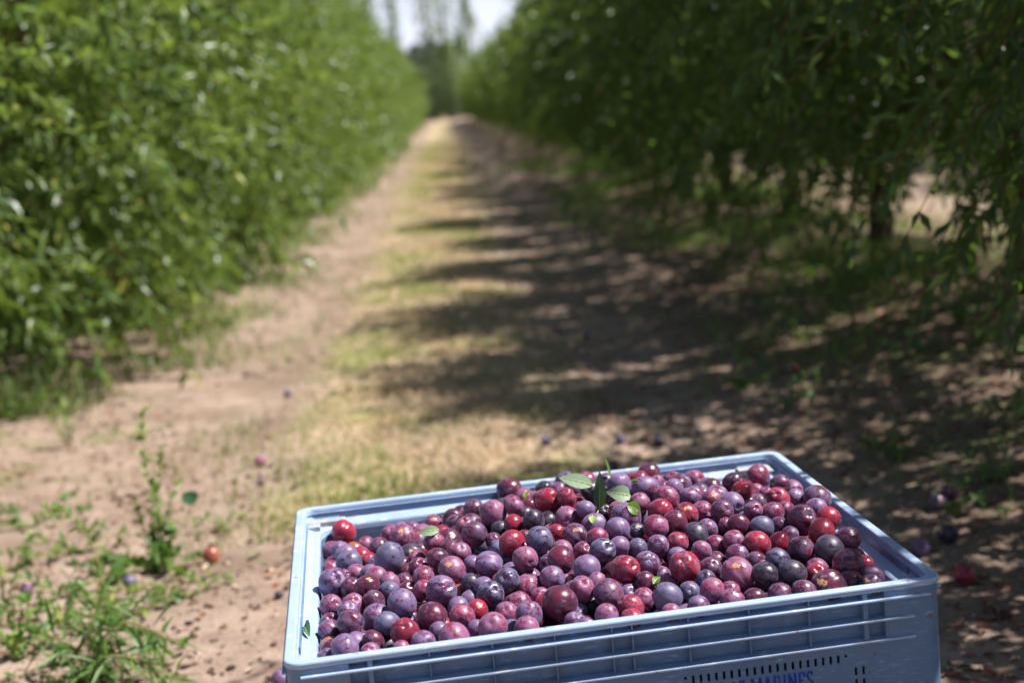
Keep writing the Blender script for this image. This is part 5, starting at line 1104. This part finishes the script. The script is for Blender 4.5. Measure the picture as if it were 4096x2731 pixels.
n = 30000; Y = rs.uniform(4.2, 34, n); lat = rs.normal(2.9, .85, n); X = rowx(lat, Y); keep = (patch(X, Y, 1.9, 15) + .3 * rs.normal(size=n) > .05 + 1.2 * (1 - smooth01(4.5, 8, Y))) & (lat > 1.15 + .4 * patch(X, Y, 3.0, 16)) & (lat < 5.5)
blades('shade_grass', 'patchy grass on the soil beneath the right row of trees', X[keep], Y[keep], rs.uniform(.03, .15, keep.sum()), .007 * (1 + Y[keep] / 25), M_weed, .9, 5)
X, Y, rs = strip(22000, 9.5, 60, -2.0, .34, 107, 1.4); keep = patch(X, Y, 4.5, 23) + .9 * rs.normal(size=len(X)) > .7; X, Y = X[keep], Y[keep]
blades('verge_grass', 'low green growth spilling from the left row towards the wheel track', X, Y, rs.uniform(.04, .18, len(X)), .008 * (1 + Y / 25), M_verge, .9, 8)
n = 9000; Y = rs.uniform(4, 14, n); lat = rs.uniform(-3.4, -1.1, n); X = rowx(lat, Y); keep = patch(X, Y, 2.8, 19) + .25 * rs.normal(size=n) > .75
blades('sand_weeds', 'thin grass tufts scattered over the sand on the left', X[keep], Y[keep], rs.uniform(.03, .14, keep.sum()), .005 * np.ones(keep.sum()), M_grass, .8, 6)

def scatter_leaves(name, label, n, latr, yr, mat, seed, ll=(.02, .06), thr=-9.0):
    rs = np.random.default_rng(seed); Y = yr[0] + (yr[1] - yr[0]) * rs.random(n) ** 1.5; lat = rs.uniform(*latr, n); X = rowx(lat, Y)
    k = patch(X, Y, 2.5, seed) + .4 * rs.normal(size=n) > thr; X, Y = X[k], Y[k]; n = len(X)
    D = rs.normal(size=(n, 3)); D[:, 2] = rs.uniform(-.05, .35, n)
    P = np.stack([X, Y, berm(X, Y) + .003], 1); ln = rs.uniform(*ll, n)
    V, F = leaves_from(P, D, ln, ln * rs.uniform(.16, .30, n), rs)
    tag(link(name, np_mesh(name, V, F, [mat])), label, kind='stuff')
scatter_leaves('leaf_litter', 'brown and tan dead leaves littering the soil on the right', 7000, (.7, 5.0), (2.6, 22), M_litter, 31)
scatter_leaves('leaf_litter', 'reddish-brown dead leaves lying in drifts on the shaded soil', 3500, (.6, 3.6), (3.5, 12), M_litter_red, 37, (.025, .06), .25)
scatter_leaves('leaf_litter', 'scattered dead leaves and chaff on the sandy left side', 9000, (-3.2, -.4), (3.3, 16), M_litter, 32, (.012, .05), -.4)
scatter_leaves('fallen_green_leaves', 'wilted green leaves fallen on the soil', 900, (-2.8, 4.5), (2.8, 16), M_litter_green, 33, (.03, .08), .2)
def lumps(name, label, n, latr, yr, r, mat, seed, thr):
    rs = np.random.default_rng(seed); Y = yr[0] + (yr[1] - yr[0]) * rs.random(n) ** 1.6; lat = rs.uniform(*latr, n); X = rowx(lat, Y)
    k = patch(X, Y, 2.2, seed) + .5 * rs.normal(size=n) > thr; X, Y = X[k], Y[k]; n = len(X)
    bmx = bmesh.new(); bmesh.ops.create_icosphere(bmx, subdivisions=1, radius=1.0)
    bv_ = np.array([v.co for v in bmx.verts]); bf_ = np.array([[v.index for v in f.verts] for f in bmx.faces]); bmx.free()
    R_ = rs.uniform(*r, n) ; V = bv_[None] * (1 + .28 * rs.normal(size=(n, len(bv_), 1))) * R_[:, None, None] * np.stack([np.ones(n), rs.uniform(.7, 1.2, n), rs.uniform(.4, .8, n)], 1)[:, None]
    V += np.stack([X, Y, berm(X, Y) + R_ * .25], 1)[:, None]
    F = (bf_[None] + (np.arange(n) * len(bv_))[:, None, None]).reshape(-1, 3)
    tag(link(name, np_mesh(name, V.reshape(-1, 3), F, [mat])), label, kind='stuff')
lumps('dried_fruit', 'shrivelled dark fruit and stones scattered over the soil', 900, (-2.6, 4.6), (2.6, 18), (.006, .019), M_pit, 41, -.1)
lumps('dried_fruit', 'dark shrivelled fruit scattered on the sand left of the crate', 420, (-1.75, -.35), (3.7, 6.6), (.005, .017), M_pit, 43, -.3)
lumps('soil_clods', 'small clods and pebbles of pale soil', 9000, (-2.4, 3.2), (2.4, 14), (.002, .010), M_clod, 42, -.6)

# ------------------------------------------------------------------ weeds one can tell apart
def weed(name, label, base, stems, mat, leaf=.03, wratio=.35, dens=60, seed=1, r=.003, up=.3, cat='weed', start=.05):
    """stems: lists of offsets from the base; leaves sit along each of them"""
    rs = np.random.default_rng(seed); root = empty(name, base); tag(root, label, cat)
    lst = []; Ps = []; Ds = []
    for st in stems:
        pts = [np.array((0, 0, 0), float)] if st[0] != (0, 0, 0) else []
        pts += [np.array(p, float) for p in st]
        fine = []
        for a, b in zip(pts, pts[1:]):
            for k in range(5): fine.append(a + (b - a) * k / 5)
        fine.append(pts[-1]); fine = np.array(fine)
        for _ in range(2): fine[1:-1] = (fine[:-2] + 2 * fine[1:-1] + fine[2:]) / 4
        lst.append(([tuple(p) for p in fine], list(np.linspace(r, r * .3, len(fine)))))
        n = int(dens * sum(np.linalg.norm(b - a) for a, b in zip(fine, fine[1:]))) + 3
        for q in rs.uniform(start, 1, n):
            i = min(int(q * (len(fine) - 1)), len(fine) - 2); f = q * (len(fine) - 1) - i
            p = fine[i] * (1 - f) + fine[i + 1] * f; d = rs.normal(size=3); d[2] += up
            Ps.append(p); Ds.append(d + (fine[i + 1] - fine[i]) / (np.linalg.norm(fine[i + 1] - fine[i]) + 1e-6) * .8)
    for p in lst: link('stem', tubes_mesh('stem', [p], M_stem, 6), root)
    Ps, Ds = np.array(Ps), np.array(Ds); n = len(Ps); ln = leaf * rs.uniform(.6, 1.3, n)
    V, F = leaves_from(Ps, Ds, ln, ln * wratio, rs); V[:, 2] = np.maximum(V[:, 2], .002)
    tag(link('foliage', np_mesh('foliage', V, F, [mat]), root), kind='stuff')
    return root
def gp(px, py): 
    g = on_ground(px, py); return Vector((g.x, g.y, float(berm(g.x, g.y))))
B0 = gp(640, 2215)
weed('upright_weed', 'tall spindly yellow-green weed rising from the sand left of the crate', B0, [[(.02, .0, .2), (-.02, .02, .38), (.0, .03, .60)], [(-.03, .05, .16), (.02, .06, .30), (.05, .04, .44)], [(.04, -.02, .14), (.09, .02, .30)], [(-.05, 0, .12), (-.08, .02, .26)]], M_weed, .036, .26, 130, 5)
weed('broadleaf_weed', 'weed with broad rounded dark green leaves at the foot of the spindly one', B0 + Vector((-.02, -.10, 0)), [[(-.10, -.02, .06), (-.20, -.05, .05)], [(.08, -.03, .07), (.20, -.06, .06)], [(.0, .05, .08), (.06, .14, .10)], [(-.05, -.08, .05), (-.10, -.20, .03)], [(.10, -.10, .05), (.16, -.20, .02)]], M_weed_dark, .065, .40, 50, 6, .003, .6)
weed('trailing_weed', 'trailing weed with long thin stems running across the sand to the right', gp(600, 2330), [[(.12, .02, .03), (.30, .04, .02), (.48, .05, .02)], [(-.2, .03, .04), (-.45, .02, .03), (-.7, .04, .02)], [(.1, -.12, .04), (.22, -.22, .02)], [(-.1, -.1, .04), (-.3, -.25, .03), (-.5, -.3, .02)]], M_weed, .032, .30, 34, 7)
weed('trailing_weed', 'trailing weed with a reddish stem crossing low to the left picture edge', gp(420, 2480), [[(-.15, .06, .06), (-.4, .1, .05), (-.6, .05, .03)], [(.1, .1, .05), (.25, .16, .03)], [(-.1, .2, .04), (-.2, .42, .02)]], M_weed_dark, .045, .30, 40, 8)
weed('arching_weed', 'fleabane weed with an arching green stem above the broad leaves', gp(430, 2500), [[(.0, .02, .14), (-.02, .05, .28), (-.10, .08, .40), (-.17, .08, .42)]], M_weed, .045, .14, 150, 9, .004, .1)
fr = gp(330, 2740)
weed('feathery_weed', 'dark weed with long narrow drooping leaves in the bottom left corner', fr + Vector((0, .05, 0)), [[(.06, .02, .14), (.14, .03, .18), (.26, .0, .12)], [(.03, 0, .16), (.06, .03, .25)], [(.08, -.06, .11), (.20, -.10, .10), (.32, -.14, .03)], [(-.02, 0, .12), (-.10, .0, .16)]], M_weed_dark, .13, .05, 170, 10, .006, -.7)
weed('upright_weed', 'thin upright weed along the left picture edge', gp(22, 2440), [[(0, 0, .2), (.01, .02, .42)], [(.05, 0, .12), (.10, .02, .22)]], M_weed, .030, .16, 170, 11)
weed('leafy_weed', 'clump of yellow-green leafy weed low at the left edge', gp(60, 2640), [[(.03, 0, .10), (.08, 0, .2)], [(-.05, .05, .1), (-.1, .06, .17)], [(.08, .08, .06), (.16, .12, .09)]], M_weed, .040, .30, 110, 12)
weed('leafy_weed', 'low weed in the shade below the left tree branches', gp(120, 2120), [[(.1, 0, .05), (.25, .05, .04)], [(-.1, .1, .05), (-.2, .2, .05)], [(.05, .12, .06), (.1, .3, .04)], [(-.12, -.05, .05), (-.3, -.05, .03)]], M_weed_dark, .045, .22, 70, 13)
weed('grass_tuft', 'bright upright grass tuft near the hanging branch on the left', gp(270, 1790), [[(.0, .02, .12), (-.02, .05, .28)], [(.04, 0, .1), (.07, .02, .22)], [(-.03, 0, .1), (-.08, 0, .2)]], M_weed, .075, .06, 120, 14, .003, 1.4)
weed('grass_tuft', 'wide pale grass tuft left of the upright tuft', gp(70, 1700), [[(.0, .02, .1), (-.02, .05, .22)], [(.10, 0, .07), (.2, .02, .12)], [(-.1, 0, .08), (-.2, 0, .12)]], M_weed, .085, .06, 130, 15, .003, 1.2)
weed('low_weed', 'sparse low weed on the sand behind the spindly weed', gp(530, 1760), [[(.1, 0, .04), (.22, .02, .05)], [(-.1, .02, .05), (-.2, .0, .04)], [(0, .1, .05), (.05, .2, .06)]], M_weed, .04, .14, 90, 16)
weed('low_weed', 'small weed beside the wheel track left of the crate', gp(880, 2100), [[(.06, .02, .05), (.14, .02, .03)], [(-.06, .02, .06), (-.12, 0, .03)], [(.02, -.05, .05), (.06, -.1, .02)]], M_weed, .035, .25, 80, 17)
for i, (px, py, s, lab) in enumerate([(110, 2560, 1.5, 'dense leafy weed second from the bottom left corner'), (30, 2280, 1.2, 'pale leafy weed at the left edge above the yellow-green clump'), (330, 2620, 1.1, 'low leafy weed between the feathery weed and the reddish plum'), (500, 2440, 1.0, 'flat rosette weed in front of the broad-leaved weed'),
                                      (250, 2380, 1.2, 'straggling pale weed below the arching stem'), (730, 2380, .8, 'tiny creeping weed right of the rosette weed'), (300, 2200, 1.1, 'ragged weed left of the spindly weed'), (390, 2690, 1.2, 'drooping weed at the lower picture edge beside the feathery weed')]):
    weed('leafy_weed', lab, gp(px, py), [[(.04 * s, 0, .08 * s), (.11 * s, .02, .10 * s)], [(-.05 * s, 0, .05 * s), (-.14 * s, .03, .07 * s)], [(.08 * s, .06, .03 * s), (.2 * s, .1, .03 * s)], [(-.06 * s, -.08, .03 * s), (-.16 * s, -.16, .02 * s)]], M_weed if i % 2 else M_weed_dark, .052 * s ** .5, .20, 42, 60 + i)
for i, (px, py, s, lab) in enumerate([(3620, 1500, 1.0, 'pale-leaved seedling in a light patch under the right row'), (3850, 1420, 1.3, 'leafy seedling at the foot of the nearest right tree'), (4040, 1560, 1.2, 'bushy green seedling at the right picture edge'), (3560, 1850, .7, 'low green weed on shaded soil behind the crate corner'),
                                      (3990, 1960, .7, 'small bright weed on shaded soil far right'), (3830, 2080, .6, 'green leaves beside the black plum with the wound'), (4060, 1760, .9, 'dark green weed at the right edge in deep shade'), (2950, 1560, .8, 'weed tuft among dead leaves right of the grass strip'), (3150, 1640, .7, 'low weed tuft near the back right corner of the crate')]):
    weed('seedling', lab, gp(px, py), [[(.03 * s, 0, .08 * s), (.06 * s, .02, .2 * s)], [(-.05 * s, 0, .06 * s), (-.12 * s, .03, .12 * s)], [(.08 * s, .04, .05 * s), (.18 * s, .06, .07 * s)]], M_weed_dark if i % 2 else M_litter_green, .06 * s ** .5, .26, 75, 30 + i)

def twig(label, pts, r, mat=None):
    base = Vector(pts[0]); o = link('twig', tubes_mesh('twig', [([Vector(p) - base for p in pts], list(np.linspace(r, r * .35, len(pts))))], mat or M_drystem, 6)); o.location = base
    tag(o, label, 'twig')
a, b = gp(690, 1925), gp(835, 1770)
twig('bent dry stalk leaning up from the sand behind the spindly weed', [a, a * .6 + b * .4 + Vector((0, 0, .09)), a * .1 + b * .9 + Vector((.02, -.3, .22))], .007)
a, b = gp(1000, 2035), gp(1075, 1935)
twig('pale dry twig on the sand beside the left wheel track', [a + Vector((0, 0, .01)), (a + b) / 2 + Vector((.02, 0, .035)), b + Vector((0, 0, .05))], .006)
a, b = gp(3640, 2210), gp(4090, 2180)
twig('long thin dry stalk lying on the shaded soil right of the crate', [a + Vector((0, 0, .004)), (a + b) / 2 + Vector((0, .03, .006)), b + Vector((0, 0, .004))], .003)
a, b = gp(3960, 2440), gp(4000, 2510)
twig('short pale stick on the ground in front of the right picture edge', [a + Vector((0, 0, .006)), (a + b) / 2 + Vector((.01, 0, .015)), b + Vector((0, 0, .006))], .006)
a, b = gp(2900, 1800), gp(3300, 1690)
twig('reddish dry stalk behind the back right corner of the crate', [a + Vector((0, 0, .01)), (a + b) / 2 + Vector((0, .04, .03)), b + Vector((0, 0, .01))], .005)

# the round leaf on a thin stalk beside the spindly weed
c0 = gp(745, 2160)
root = empty('round_leaf_plant', c0); tag(root, 'single round dark green leaf on a thin stalk standing over the sand', 'weed')
tp = Vector((.035, .02, .20)); bm = bmesh.new(); ctr = bm.verts.new(tp + Vector((0, 0, -.006)))
rv = [bm.verts.new(tp + Vector((math.cos(q) * .034, -.010 + math.sin(q) * .012, math.sin(q) * .026 + .004 * math.cos(2 * q)))) for q in [math.radians(20 * k) for k in range(18)]]
for k in range(18): bm.faces.new((ctr, rv[k], rv[(k + 1) % 18]))
link('blade', bm_mesh('blade', bm, [ML_dark], smooth=True), root)
link('stem', tubes_mesh('stem', [([(0, 0, 0), (.01, .01, .1), tuple(tp)], [.002, .0016, .001])], M_stem, 6), root)
